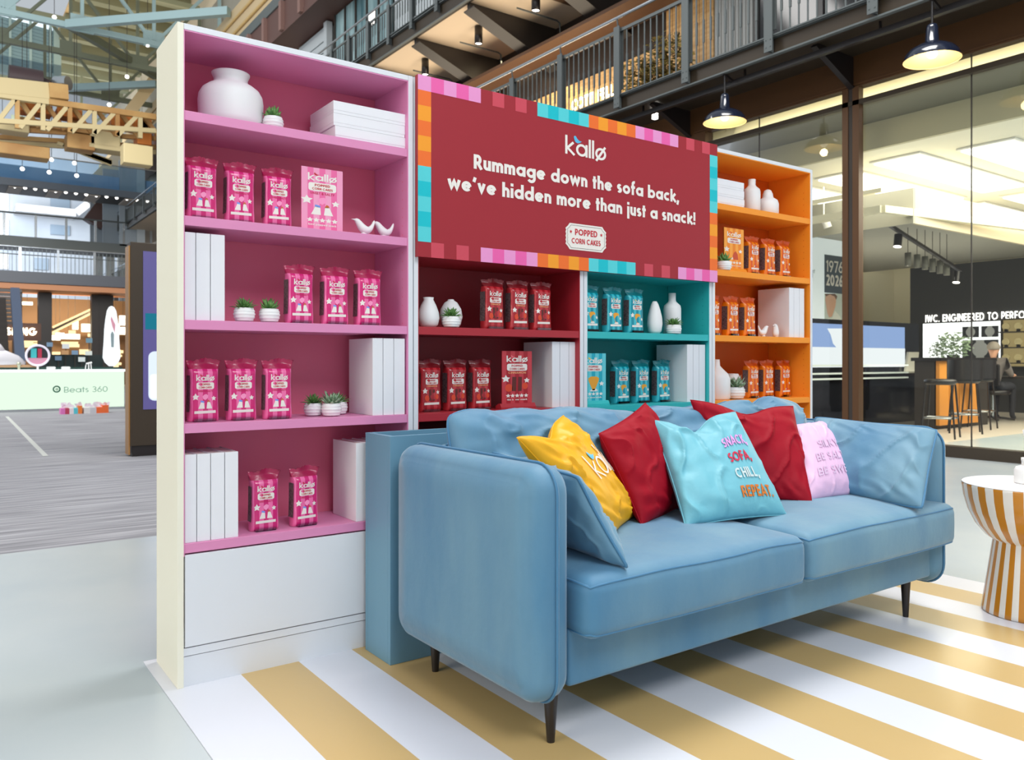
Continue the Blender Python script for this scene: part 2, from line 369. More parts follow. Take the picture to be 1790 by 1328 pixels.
# ================================================================ BOOKCASES
def bookcase(name, label, x, m, mb_, outer, shelves, drawer, holes=True):
    t = thing(name, label, 'bookcase', (x, 0, 0)); T = .018; H = 2.02; Wd = .80; D = .28
    lining = .004
    for s in (0, 1):
        x0 = 0 if s == 0 else Wd-T
        p = B(x0, x0+T, 0, D, .003, H).build('side_panel', outer if s == 0 else M['white'], t, bevel=.0008)
        q = B(x0+T if s == 0 else x0-.003, x0+T+.003 if s == 0 else x0, .0015, D-.012, .40, H-T-.001).build('side_lining', m, t)
        if holes:
            hb = MB()
            for yy in (.04, .22):
                for k in range(46):
                    z = .46+k*.032
                    xx = x0+T+.0031 if s == 0 else x0-.0031
                    hb.cyl((xx, yy, z), (xx+(.0004 if s == 0 else -.0004), yy, z), .0025, n=6)
            tag(hb.build('peg_hole', mb_, t), kind='stuff')
    B(T+.0005, Wd-T-.0005, 0, D, H-T, H).build('top_panel', M['white'], t, bevel=.0008)
    B(T+.0005, Wd-T-.0005, .001, D-.012, H-T-.004, H-T-.0005).build('top_lining', m, t)
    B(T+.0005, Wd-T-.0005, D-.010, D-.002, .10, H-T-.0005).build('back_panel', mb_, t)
    for z in shelves: B(T+.0035, Wd-T-.0035, .003, D-.011, z-.029, z).build('shelf', m, t, bevel=.0008)
    B(T+.0005, Wd-T-.0005, .006, .022, .003, .094).build('plinth', M['white'], t)
    B(T+.0005, Wd-T-.0005, .003, .02, .0965, .120).build('bottom_rail', M['white'], t, bevel=.0006)
    if drawer: B(T+.004, Wd-T-.003, -.0005, .016, .124, .404).build('drawer_front', M['white'], t, bevel=.0008)
    else: B(T+.002, Wd-T-.002, .10, .12, .124, .404).build('infill_panel', M['dark'], t)
    return t
SH = [1.757, 1.437, 1.12, .803, .438]
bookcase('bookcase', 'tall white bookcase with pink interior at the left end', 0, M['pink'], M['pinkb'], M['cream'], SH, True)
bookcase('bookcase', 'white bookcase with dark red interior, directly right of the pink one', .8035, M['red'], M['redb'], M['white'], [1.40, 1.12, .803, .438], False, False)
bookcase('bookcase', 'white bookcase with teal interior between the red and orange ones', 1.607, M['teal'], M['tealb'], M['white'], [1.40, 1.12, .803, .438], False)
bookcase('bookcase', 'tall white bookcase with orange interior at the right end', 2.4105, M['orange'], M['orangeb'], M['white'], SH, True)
# ================================================================ BANNER
bn = thing('banner', 'large dark red banner with white slogan and coloured square border', 'sign', (1.612, -.012, 1.372))
BX0, BX1, BZ0, BZ1 = .807, 2.417, 1.370, 2.024; YB = -.024
def rel(o, p): return Vector(p)-Vector(o.location)
def bfn(dy): return lambda u, v: (u-1.612, YB-dy+.012, v-1.372)
mb = MB(); mb.box(BX0-1.612, BX1-1.612, YB+.012, .008, BZ0-1.372, BZ1-1.372); mb.build('board', M['bannerred'], bn)
C_ = {'p': srgb(236, 152, 205), 'P': srgb(238, 98, 170), 'r': srgb(160, 34, 46), 'R': srgb(205, 72, 88), 'a': srgb(84, 208, 214), 'A': srgb(0, 190, 202), 'o': srgb(242, 112, 40), 'O': srgb(248, 158, 36)}
CM = {k: mat('print_'+{'p': 'light_pink', 'P': 'pink', 'r': 'banner_red', 'R': 'rose', 'a': 'aqua', 'A': 'turquoise', 'o': 'orange', 'O': 'amber'}[k], c, .4) for k, c in C_.items()}
keys = list(CM); bb = {k: [] for k in keys}
cw = (BX1-BX0)/30; chh = (BZ1-BZ0)/12
top = 'pPpPp'+'rRrRr'+'aAaAa'+'oOoOo'+'pPpPp'+'rRrRr'; bot = 'rRrRr'+'pPpPp'+'oOoOo'+'aAaAa'+'rRrRr'+'pPpPp'
cells = [(i, 11, top[i]) for i in range(30)]+[(i, 0, bot[i]) for i in range(30)]+[(0, 10-i, 'oOoOoaAaAa'[i]) for i in range(10)]+[(29, 10-i, 'aAaAaoOoOo'[i]) for i in range(10)]
for i, j, k in cells:
    if k == 'r': continue
    B(BX0+i*cw-1.612, BX0+(i+1)*cw-1.612, YB+.0114, YB+.0121, BZ0+j*chh-1.372, BZ0+(j+1)*chh-1.372).build('border_square', CM[k], bn)
f = bfn(.001)
for line, x_, z_, wd in (('Rummage down the sofa back,', 1.043, 1.718, 1.111), ('we’ve hidden more than just a snack!', .930, 1.628, 1.332)):
    tw = strokes(line, .215, .075)[1]; sx = wd/tw; cur = x_
    for word in line.split(' '):
        w_ = strokes(word, .215, .075)[1]*sx; mb = MB(); text(mb, word, cur, z_, .0545, f, w=.215, width=w_, gap=.075); mb.build('slogan_word', M['offwhite'], bn, recalc=False); cur += w_+(.30+.15)*sx
def kallo(parent, x, z, width, f, m, bm_, f2=None, w=.19, sz=None):
    mb = MB(); sz = sz or width/3.05; text(mb, 'kallø', x, z, sz*1.0, f, w=w, width=width, gap=.07); mb.build('logo_lettering', m, parent, recalc=False)
    mb = MB(); s = width/3.05; poly(mb, [(x+s*.62+px*s*1.15, z+sz*.72+py*sz*1.0) for px, py in BIRD], f2 or f); mb.build('logo_bird', bm_, parent, recalc=False)
kallo(bn, 1.485, 1.842, .223, f, M['offwhite'], M['printblue'], w=.135)
mb = MB(); poly(mb, badge_poly(1.5975, 1.507, .222, .108, .022), f); mb.build('ticket', M['offwhite'], bn, recalc=False)
mb = MB(); f2 = bfn(.0018)
ribbon(mb, [(1.5975+(a-1.5975)*.92, 1.507+(b-1.507)*.86) for a, b in badge_poly(1.5975, 1.507, .222, .108, .022) if True][:], True, .0012, f2, seg=.05)
mb.build('ticket_outline', M['dark'], bn, recalc=False)
mb = MB(); text(mb, 'POPPED', 1.5975, 1.514, .026, f2, w=.2, width=.122, align='c'); text(mb, 'CORN CAKES', 1.5975, 1.479, .022, f2, w=.19, width=.158, align='c')
for sx in (-1, 1): poly(mb, star(1.5975+sx*.083, 1.526, .008), f2)
mb.build('ticket_lettering', M['printred'], bn, recalc=False)
# ================================================================ SNACK PACKS
HW, HD, HH = .045, .026, .195
def pack_hd(z):
    t = z/HH
    if t < .05: return HD*(.72+.28*math.sin(PI/2*t/.05))
    if t < .80: return HD*(1+.04*math.sin(t*9))
    if t < .93: k = (t-.80)/.13; return HD*(1-k)+.003*k
    return .0026
def pack_hw(z):
    t = z/HH
    return HW*(1.05-.07*min(1, t/.8)-.03*math.sin(PI*min(1, t/.8))+(.19*max(0, (t-.80)/.2)))
def pack_pt(u, z, side=-1, off=0):
    """u in -1..1 across the front"""
    w = pack_hw(z); d = pack_hd(z)
    x = w*u; y = d*(max(0, 1-abs(u)**6))**(1/3.2)
    y += .0016*noise.noise(Vector((x*45, z*28, 3.1*side)))*(1 if z < .155 else 2.2)
    lean = 0.0
    if z > .165: lean = -.12*(z-.165)+.009*math.sin(x*90)*((z-.165)/.03)
    return (x, side*(y+off)+lean, z)
US = [-1, -.985, -.96, -.92, -.86, -.75, -.6, -.45, -.3, -.15, 0, .15, .3, .45, .6, .75, .86, .92, .96, .985, 1]
def wrap_mesh(parent, m, mt_):
    NZ = 34
    for part in (0, 1):
        mb = MB(); z0, z1 = ((0, .165) if part == 0 else (.165, HH)); nz = 28 if part == 0 else 8
        vs = []
        for j in range(nz+1):
            z = z0+(z1-z0)*j/nz
            jag = 0
            row = [pack_pt(u, z, -1) for u in US]+[pack_pt(u, z, 1) for u in US[::-1][1:-1]]
            if part and j == nz: row = [(p[0], p[1], p[2]+(.0022 if i % 2 else -.001)+.004*math.sin(p[0]*60+1)) for i, p in enumerate(row)]
            vs += row
        n = len(US)*2-2
        fs = [(j*n+i, j*n+(i+1) % n, (j+1)*n+(i+1) % n, (j+1)*n+i) for j in range(nz) for i in range(n)]
        mb.add(vs, fs, 0, True)
        if part == 0: mb.add(vs[:n], [list(range(n))[::-1]])
        mb.build('wrapper' if part == 0 else 'top_seal', m if part == 0 else mt_, parent)
def pf(off): return lambda a, b: pack_pt(max(-.999, min(.999, a/pack_hw(b))), b, -1, off)
def art(parent, F, fl, x0, zs, s, card=False):
    """the printed front: shared by packs and show cards. F(off) -> map; x0 centre; zs -> base height; s scale"""
    f1 = F(.0006 if not card else .0004); f2 = F(.0011 if not card else .0009)
    X = lambda a: x0+a*s[0]; Z = lambda b: zs+b*s[1]
    g1 = lambda a, b: f1(X(a), Z(b)); g2 = lambda a, b: f2(X(a), Z(b))
    kallo(parent, -.028, .128, .056, g1, M['offwhite'], fl['accent'], w=.145)
    mb = MB(); P = rrect(-.027, .027, .1015, .1225, .005, 3)
    mb.add([g1(a, b) for a, b in P], [list(range(len(P)))]); mb.build('ticket', M['offwhite'], parent, recalc=False)
    mb = MB(); text(mb, 'POPPED', 0, .1135, .0062, g2, w=.2, width=.030, align='c'); text(mb, 'CORN CAKES', 0, .1045, .0056, g2, w=.2, width=.040, align='c')
    mb.build('ticket_lettering', M['printred'], parent, recalc=False)
    if fl.get('name'):
        mb = MB(); text(mb, fl['name'], 0, .0925, .0060, g1, w=.17, width=.047, align='c'); mb.build('flavour_lettering', fl['ink'], parent, recalc=False)
    for a_ in ((-.030, .077, .012), (.026, .072 if fl['k'] != 'cone' else .060, .0085)): mb = MB(); poly(mb, star(*a_), g1); mb.build('star', M['offwhite'], parent, recalc=False)
    k = fl['k']
    if k == 'bags':
        mb = MB(); poly(mb, [(-.022, .040), (-.003, .040), (-.004, .058), (-.010, .061), (-.014, .060)], g1); poly(mb, [(.003, .040), (.021, .040), (.014, .060), (.009, .062), (.005, .059)], g1); mb.build('picture_white', M['offwhite'], parent, recalc=False)
        mb = MB(); poly(mb, [(-.015, .0605), (-.004, .0585), (-.004, .064), (-.014, .066)], g1); mb.build('picture_blue', CMX['blue'], parent, recalc=False)
        mb = MB(); poly(mb, [(.004, .0595), (.014, .0605), (.012, .066), (.008, .068)], g1); mb.build('picture_brown', CMX['brown'], parent, recalc=False)
        mb = MB(); poly(mb, [(-.006, .070), (.0, .067), (.007, .073), (.009, .081), (.003, .086), (-.004, .084), (-.009, .078)], g1); mb.build('picture_kernel', CMX['lpink'], parent, recalc=False)
    elif k == 'sticks':
        mb = MB(); poly(mb, [(-.014, .040), (-.003, .040), (-.002, .083), (-.013, .083)], g1); poly(mb, [(.002, .040), (.012, .040), (.013, .083), (.003, .083)], g1); mb.build('picture_brown', CMX['dbrown'], parent, recalc=False)
        mb = MB(); poly(mb, arc(-.022, .050, .010, .012, 0, 345, 12), g1); poly(mb, arc(.021, .055, .008, .010, 0, 345, 12), g1); mb.build('picture_orange', CMX['spice'], parent, recalc=False)
    elif k == 'cone':
        mb = MB(); poly(mb, [(-.003, .038), (.004, .038), (.016, .068), (.018, .078), (.010, .084), (-.008, .084), (-.017, .078), (-.015, .068)], g1); mb.build('picture_cone', CMX['amber'], parent, recalc=False)
        mb = MB(); poly(mb, [(-.012, .036), (.0, .034), (.014, .036), (.010, .043), (-.006, .042)], g1); mb.build('picture_white', M['offwhite'], parent, recalc=False)
    else:
        mb = MB(); poly(mb, [(-.002, .038), (.017, .038), (.015, .060), (.007, .072), (-.001, .066), (-.006, .052)], g1); mb.build('picture_brown', CMX['rust'], parent, recalc=False)
        mb = MB(); poly(mb, [(-.013, .038), (-.004, .038), (-.006, .048)], g1); mb.build('picture_white', M['offwhite'], parent, recalc=False)
    if not card:
        mb = MB(); mb.grid(lambda u, v: g1(-.034+.066*u, .0245+.0085*v+.001*u), 8, 1, smooth=False); mb.build('strapline_band', M['offwhite'], parent, recalc=False)
    else:
        mb = MB()
        for i in range(5): poly(mb, star(-.024+i*.012, .026, .0065), g1)
        text(mb, fl['quote'], 0, .012, .005, g1, w=.2, width=.058, align='c'); mb.build('star_rating', M['offwhite'], parent, recalc=False)
CMX = {'blue': mat('cornflower_print', srgb(120, 150, 225), .5), 'brown': mat('toffee_print', srgb(200, 100, 40), .5), 'lpink': mat('pale_pink_print', srgb(250, 150, 195), .5),
       'dbrown': mat('cinnamon_print', srgb(100, 38, 34), .5), 'spice': mat('spice_print', srgb(222, 74, 44), .5), 'amber': mat('caramel_print', srgb(240, 165, 50), .5), 'rust': mat('rust_print', srgb(206, 84, 52), .5)}
FL = {
 'pink': dict(k='bags', name='SWEET & SALTY', ink=mat('crimson_print', srgb(200, 20, 80), .5), accent=M['printred'], c1=srgb(214, 34, 118), c2=srgb(244, 112, 170), seal=srgb(170, 30, 78), quote='“best popped snack”'),
 'red': dict(k='sticks', name='CINNAMON', ink=mat('peach_print', srgb(245, 170, 120), .5), accent=mat('rose_print', srgb(235, 110, 120), .5), c1=srgb(165, 22, 34), c2=srgb(196, 52, 60), seal=srgb(120, 16, 26), quote='“this is your snack”'),
 'teal': dict(k='cone', name='', ink=M['offwhite'], accent=mat('yellow_print', srgb(240, 200, 70), .5), c1=srgb(0, 142, 160), c2=srgb(60, 190, 205), seal=srgb(0, 112, 120), quote='“so moreish”'),
 'orange': dict(k='blob', name='', ink=M['offwhite'], accent=mat('scarlet_print', srgb(230, 70, 30), .5), c1=srgb(222, 92, 8), c2=srgb(246, 134, 20), seal=srgb(196, 72, 8), quote='“pop goes snack”')}
packs = {}
for k, fl in FL.items():
    t = thing('snack_pack', 'x', 'snack pack'); packs[k] = [t, True]
    wm = stripe_mat(k+'_striped_wrapper', fl['c1'], fl['c2'], 1/.030, 'X', .26, off=.25, coat=.4, bump=(48, .45, .004))
    wrap_mesh(t, wm, mat(k+'_seal_foil', fl['seal'], .35, coat=.3, bump=(120, .35, .003)))
    art(t, pf, fl, 0, 0, (1, 1))
    mb = MB(); mb.grid(lambda u, v: (-pack_hw(.03+.10*v)-.0008, -.017+.034*u, .03+.115*v), 1, 4, smooth=False)
    mb.build('nutrition_panel', mat(k+'_side_print', {'teal': srgb(110, 66, 30)}.get(k, srgb(52, 34, 38)), .5, var=((120, 240, 160), srgb(40, 28, 32), srgb(130, 110, 112))), t, recalc=False)
    mb = MB(); mb.box(-.036, .030, -.036, -.030, 0, .009).box(-.036, .030, -.034, .02, .0, .0008); mb.build('clear_stop', glass('clear_acrylic', (.9, .92, .95, 1)), t)
def pack(k, xr, y, yf, z, label, group, rz=0.0):
    p = onY(xr, y, yf); x = p.x-HW*1.0; t, first = packs[k]; loc = (x, yf+HD+.001, z+.0012)
    if first: t.location = loc; t.rotation_euler = (0, 0, rz); tag(t, label, None, group); packs[k][1] = False
    else: dup(t, loc, rz, label, group)
Z = SH
L3 = ['leftmost', 'middle', 'rightmost']
g = 'pink snack packs in the pink bookcase'
for i, (xr, rz) in enumerate([(381, .05), (447, .0), (512, -.03)]): pack('pink', xr, 330, .045, Z[1]+.0, 'pink snack pack, %s of three beside the tall pink card' % L3[i], g, rz)
for i, (xr, rz) in enumerate([(550, .06), (611, .02), (668, .0)]): pack('pink', xr, 520, .03, Z[2], 'pink snack pack, %s of three right of the two small succulents' % L3[i], g, rz)
for i, (xr, rz) in enumerate([(384, .06), (450, .02), (512, .0)]): pack('pink', xr, 680, .065-.012*i, Z[3], 'pink snack pack, %s of three left of the cluster of three succulents' % L3[i], g, rz)
pack('pink', 489, 870, .05, Z[4], 'pink snack pack on the bottom pink shelf beside the white books', g, 0)
pack('pink', 558, 870, .05, Z[4], 'pink snack pack on the bottom pink shelf, nearer the sofa', g, .1)
g = 'dark red snack packs'
for i, xr in enumerate([883, 926, 966]): pack('red', xr, 530, .03+.0*i, 1.12, 'dark red snack pack on the upper red shelf, %s of three' % L3[i], g, .04)
for i, xr in enumerate([773, 818, 861]): pack('red', xr, 670, .09, .803, 'dark red snack pack on the lower red shelf, %s of three' % L3[i], g, .04)
g = 'teal snack packs'
for i, xr in enumerate([1049, 1090, 1127]): pack('teal', xr, 540, .02, 1.12, 'teal snack pack on the upper teal shelf, %s of three' % L3[i], g, .04)
for i, xr in enumerate([1103, 1138, 1174]): pack('teal', xr, 660, .09, .803, 'teal snack pack on the lower teal shelf, %s of three' % L3[i], g, .04)
g = 'orange snack packs'
for i, xr in enumerate([1330, 1358, 1384]): pack('orange', xr, 440, .05, Z[1], 'orange snack pack, %s of three right of the orange show card' % L3[i], g, .06)
for i, xr in enumerate([1261, 1294, 1323]): pack('orange', xr, 550, .03, Z[2], 'orange snack pack, %s of three left of the white bird figures' % L3[i], g, .06)
for i, xr in enumerate([1329, 1355, 1384]): pack('orange', xr, 660, .10, Z[3], 'orange snack pack, %s of three on the shelf just above the sofa' % L3[i], g, .04)
# show cards
def card(k, label, x0, x1, yf, z, h, stand, tilt=0):
    fl = FL[k]; w = x1-x0; t = thing('show_card', label, 'display card', ((x0+x1)/2, yf, z)); zb = .018 if stand else 0.0
    cm = stripe_mat(k+'_card_print', *( (srgb(240, 110, 165), srgb(245, 160, 195)) if k == 'pink' else (srgb(170, 26, 40), srgb(200, 60, 70)) if k == 'red' else (srgb(20, 170, 190), srgb(100, 205, 215)) if k == 'teal' else (srgb(244, 140, 40), srgb(252, 170, 70))), 1/(w/3.5), 'X', .3, off=.25)
    B(-w/2, w/2, 0, .004, zb+.0004, h).build('card', cm, t)
    s = w/.080; sy = (h-zb-.012)/.152
    F = lambda off: (lambda a, b: (a, -off, b))
    art(t, F, fl, 0, zb, (s, sy), True)
    B(-w/2+.0, w/2, .005, .007, .0004, h).build('acrylic_back', glass('clear_sheet', (.95, .97, 1, 1)), t)
    if stand:
        mb = MB(); mb.prism([(-.012, 0), (.028, 0), (.028, .012), (.008, .022), (-.004, .022), (-.012, .008)], lambda a, b, d: (d, a, b+.0004), -w/2-.012, w/2+.012)
        mb.build('card_stand', {'red': M['red'], 'teal': M['teal'], 'orange': M['orange']}[k], t)
    return t
a = onY(527, 345, .03); b = onY(599, 345, .03); card('pink', 'tall pink show card right of the packs on the second pink shelf', a.x, b.x, .03, Z[1], .21, False)
a = onY(877.5, 660, .06); b = onY(929.7, 660, .06); card('red', 'red show card on a stand on the lower red shelf', a.x, b.x, .06, .803, .232, True)
a = onY(1012, 660, .03); b = onY(1059, 660, .03); card('teal', 'teal show card on a stand at left of the lower teal shelf', a.x+.01, b.x, .03, .803, .225, True)
a = onY(1266, 430, .06); b = onY(1300, 430, .06); card('orange', 'orange show card behind a small succulent on the second orange shelf', a.x, b.x, .06, Z[1], .222, True)
# ================================================================ BLANK BOOKS AND BOXES
def book(label, x0, x1, y0, y1, z0, z1, group):
    cx, cy = (x0+x1)/2, (y0+y1)/2; w, d, h = x1-x0, y1-y0, z1-z0
    if w < h:   # upright, spine to the front
        t = thing('book', label, 'book', (cx, cy, z0), 0, group); e = .0025
        mb = MB(); mb.box(-w/2, w/2, -d/2, -d/2+e, 0, h).box(-w/2, -w/2+e, -d/2+e, d/2, 0, h).box(w/2-e, w/2, -d/2+e, d/2, 0, h)
        mb.build('cover', M['bookw'], t, bevel=.0006)
        B(-w/2+e, w/2-e, -d/2+e, d/2-.004, .003, h-.003).build('page_block', M['offwhite'], t)
    else:
        t = thing('box', label, 'box', (cx, cy, z0), 0, group)
        B(-w/2+.001, w/2-.001, -d/2+.001, d/2-.001, 0, h-.002).build('box_base', M['bookw'], t, bevel=.0006)
        B(-w/2, w/2, -d/2, d/2, h*.25, h-.0006).build('lid', M['bookw'], t, bevel=.0006)
def books(pxs, y, yf, z, h, d, where, n_lab, group):
    xs = [onY(p, y, yf).x for p in pxs]
    for i in range(len(xs)-1): book('blank white book %s, %s' % (where, n_lab[i]), xs[i]+.0011, xs[i+1]-.0011, yf, yf+d, z+.0004, z+h-.004*(i % 2)*0, group)
books([322.5, 342.3, 367.9, 393.5], 480, .02, Z[2], .270, .2, 'at the left of the third pink shelf', ['against the side', 'in the middle', 'nearest the succulents'], 'blank white books, pink bookcase')
books([651, 669.6, 688.4, 708], 660, .012, Z[3], .272, .2, 'at the right of the fourth pink shelf', ['left of three', 'middle of three', 'against the side'], 'blank white books, pink bookcase')
books([322.7, 344, 368.3, 392.9, 417], 860, .012, Z[4], .27, .2, 'on the bottom pink shelf', ['against the side', 'second from the side', 'third from the side', 'nearest the packs'], 'blank white books, pink bookcase')
books([622, 640, 658, 676], 840, .012, Z[4], .272, .2, 'on the bottom pink shelf beside the blue planter', ['left of three', 'middle of three', 'right of three'], 'blank white books, pink bookcase')
books([965, 978.8, 994.5, 1008.7], 660, .03, .803, .272, .2, 'right of the red show card', ['left of three', 'middle of three', 'against the side'], 'blank white books, red bookcase')
books([1201, 1211.7, 1222, 1232.9], 650, .02, .803, .27, .2, 'at the right of the lower teal shelf', ['left of three', 'middle of three', 'against the side'], 'blank white books, teal bookcase')
books([1379.4, 1388, 1397.5, 1406], 540, .02, Z[2], .262, .2, 'at the right of the third orange shelf', ['left of three', 'middle of three', 'against the side'], 'blank white books, orange bookcase')
books([1391, 1400, 1409], 728, .02, Z[4], .266, .2, 'on the bottom orange shelf above the sofa arm', ['left one', 'right one'], 'blank white books, orange bookcase')
for i, (l, r) in enumerate([(583, 709), (583, 708), (586, 709)][::-1]):
    a = onY(l, 220, .02).x; b = onY(r, 220, .02).x
    book('flat white box in the pink bookcase stack, %s' % ['at the bottom', 'in the middle', 'on top'][i], a, b, .02, .24-.005*i, Z[0]+.0006+i*.0425, Z[0]+.0006+(i+1)*.0425-.0004, 'flat white boxes, top pink shelf')
for i in range(3):
    a = 2.4105+.024; b = onY(1301.5, 340, .02).x-[0, .002, .004][i]
    book('flat white box in the orange bookcase stack, %s' % ['at the bottom', 'in the middle', 'on top'][i], a, b, .02, .235, Z[0]+.0006+i*.042, Z[0]+.0006+(i+1)*.042-.0004, 'flat white boxes, top orange shelf')
# ================================================================ VASES
def vase(label, x, y, z, prof, name='vase'):
    o = MB().lathe(prof, 36).build(name, M['ceramic']); o.location = (x, y, z+.0004); tag(o, label, 'vase'); return o
def cx_(l, r, y, yf): return onY((l+r)/2, y, yf).x
vase('large round-shouldered white vase with short neck on the top pink shelf', .200, .145, Z[0], [(0, 0), (.085, 0), (.097, .006), (.101, .03), (.103, .09), (.100, .112), (.090, .130), (.072, .144), (.058, .150), (.0535, .158), (.0535, .168), (.060, .182), (.0605, .186), (.056, .187), (.050, .172), (.048, .10), (0, .09)])
tear = lambda s, h, n: [(0, 0), (.6*s, 0), (.85*s, h*.08), (1.0*s, h*.3), (.93*s, h*.5), (.72*s, h*.72), (.45*s, h*.92), (n, h), (n*.8, h), (n*.7, h*.9), (0, h*.88)]
vase('egg-shaped white vase at the far left of the upper red shelf', cx_(733, 765, 550, .06), .06, 1.12, tear(.041, .112, .02))
vase('round white vase behind a small succulent on the upper red shelf', cx_(774, 807, 550, .09), .10, 1.12, [(0, 0), (.025, 0), (.038, .015), (.045, .045), (.040, .075), (.025, .1), (.012, .108), (.012, .112), (.009, .112), (.008, .1), (0, .09)])
vase('slim teardrop white vase on the upper teal shelf', cx_(1132, 1157, 550, .05), .05, 1.12, tear(.036, .148, .009))
bot = lambda r, h, n: [(0, 0), (r*.9, 0), (r, .006), (r, h*.62), (r*.92, h*.70), (n*1.15, h*.79), (n, h*.83), (n, h), (n*.8, h), (n*.75, h*.85), (0, h*.8)]
vase('tall white bottle vase behind a succulent on the upper teal shelf', cx_(1161, 1189, 550, .09), .09, 1.12, bot(.042, .196, .017), 'bottle_vase')
vase('tall white bottle vase right of the boxes on the top orange shelf', cx_(1304, 1324.5, 335, .08), .08, Z[0], bot(.043, .172, .019), 'bottle_vase')
vase('squat white jug-shaped vase near the right side of the top orange shelf', cx_(1329, 1355, 350, .08), .08, Z[0], [(0, 0), (.05, 0), (.056, .006), (.056, .06), (.050, .078), (.03, .092), (.028, .098), (.026, .112), (.018, .130), (.008, .136), (0, .137)])
vase('white bottle vase partly hidden at the left of the fourth orange shelf', cx_(1243, 1268, 670, .10)-.014, .10, Z[3], [(0, 0), (.062, 0), (.068, .008), (.068, .105), (.058, .128), (.035, .15), (.018, .168), (.016, .20), (.012, .20), (.01, .16), (0, .15)], 'bottle_vase')
vase('small tapered white vase behind the leafy succulent on the fourth orange shelf', cx_(1268, 1292, 680, .17), .17, Z[3], [(0, 0), (.04, 0), (.056, .012), (.06, .04), (.052, .08), (.032, .125), (.028, .127), (.024, .12), (0, .11)])
# ================================================================ SUCCULENTS
random.seed(5)
def succulent(label, x, y, z, r=.031, kind='spiky', h=.045, m='leaf', group=None):
    t = thing('potted_succulent', label, 'potted plant', (x, y, z+.0004), 0, group); R = r
    P = [(0, 0), (R*.55, 0), (R*.72, h*.06)]
    for i in range(13):
        a = i/12; P.append((R*(.74+.30*math.sin(PI*(.12+.66*a)))*(1+.04*math.cos(a*2*PI*3.5)), h*(.08+.84*a)))
    P += [(R*.93, h*.97), (R*.90, h), (R*.82, h), (R*.80, h*.9)]
    MB().lathe(P, 28).build('pot', M['ceramic'], t)
    MB().lathe([(0, h*.90), (R*.81, h*.90)], 20).build('soil', M['soil'], t)
    mb = MB(); n = {'spiky': 34, 'rosette': 26, 'leafy': 30}[kind]
    for i in range(n):
        ring = i/n; ang = i*2.399963; el = math.radians(12+72*(1-ring)**.9 if kind != 'leafy' else 8+60*(1-ring))
        ln = r*(1.5 if kind == 'spiky' else 1.1 if kind == 'rosette' else 1.3)*(.75+.3*random.random()); wd = r*{'spiky': .15, 'rosette': .27, 'leafy': .23}[kind]
        el = PI/2-(PI/2-el)
        d = Vector((math.cos(ang)*math.cos(el), math.sin(ang)*math.cos(el), math.sin(el))); s = Vector((-math.sin(ang), math.cos(ang), 0)); up = s.cross(d)
        b = Vector((math.cos(ang)*r*.18, math.sin(ang)*r*.18, h*.9+r*.1*(1-ring)))
        cs = []
        for tt, ww in ((0, .5), (.35, 1), (.7, .75)):
            c = b+d*ln*tt-up*0+Vector((0, 0, (-.18 if kind == 'spiky' else .12)*ln*tt*tt)); cs += [c+s*wd*ww, c+up*wd*.45*ww, c-s*wd*ww, c-up*wd*.45*ww]
        tip = b+d*ln+Vector((0, 0, (-.22 if kind == 'spiky' else .2)*ln))
        cs.append(tip); fs = []
        for k in range(2):
            for q in range(4): fs.append((k*4+q, k*4+(q+1) % 4, (k+1)*4+(q+1) % 4, (k+1)*4+q))
        fs += [(8+q, 8+(q+1) % 4, 12) for q in range(4)]
        mb.add(cs, fs, 0, True)
    tag(mb.build('leaves', M[m], t), kind='stuff'); return t
def sp(l, r, y, yf): return onY((l+r)/2, y, yf).x
succulent('small succulent in a ribbed white pot between vase and boxes, top pink shelf', sp(460, 495, 205, .07), .07, Z[0], .032, 'rosette')
succulent('spiky succulent in a ribbed white pot beside the books, third pink shelf', sp(409, 445, 550, .05), .05, Z[2], .032, 'spiky')
succulent('upright rosette succulent in a ribbed white pot nearer the packs, third pink shelf', sp(453, 489, 550, .05), .05, Z[2], .032, 'rosette')
succulent('spiky succulent left of its two neighbours on the fourth pink shelf', sp(530, 562, 715, .13), .12, Z[3], .032, 'spiky')
succulent('pale rosette succulent in front of the cluster on the fourth pink shelf', sp(562, 597, 715, .07), .07, Z[3], .033, 'leafy', m='leafg')
succulent('spiky succulent half hidden behind the pale rosette, fourth pink shelf', sp(577, 606, 715, .15), .15, Z[3], .031, 'spiky')
succulent('tall spiky succulent in front of the round vase on the red shelf', sp(769, 799, 560, .05)+.003, .035, 1.12, .034, 'spiky', .042)
succulent('small succulent in front of the bottle vase on the teal shelf', sp(1164, 1188, 570, .03), .025, 1.12, .035, 'spiky', .042)
succulent('succulent in a low white pot in front of the orange show card', sp(1252, 1274, 460, .035)+.01, .035, Z[1], .036, 'rosette', .046)
succulent('leafy grey-green succulent in a white bowl on the fourth orange shelf', sp(1271, 1297, 690, .09), .085, Z[3], .047, 'leafy', .06, 'leafg')
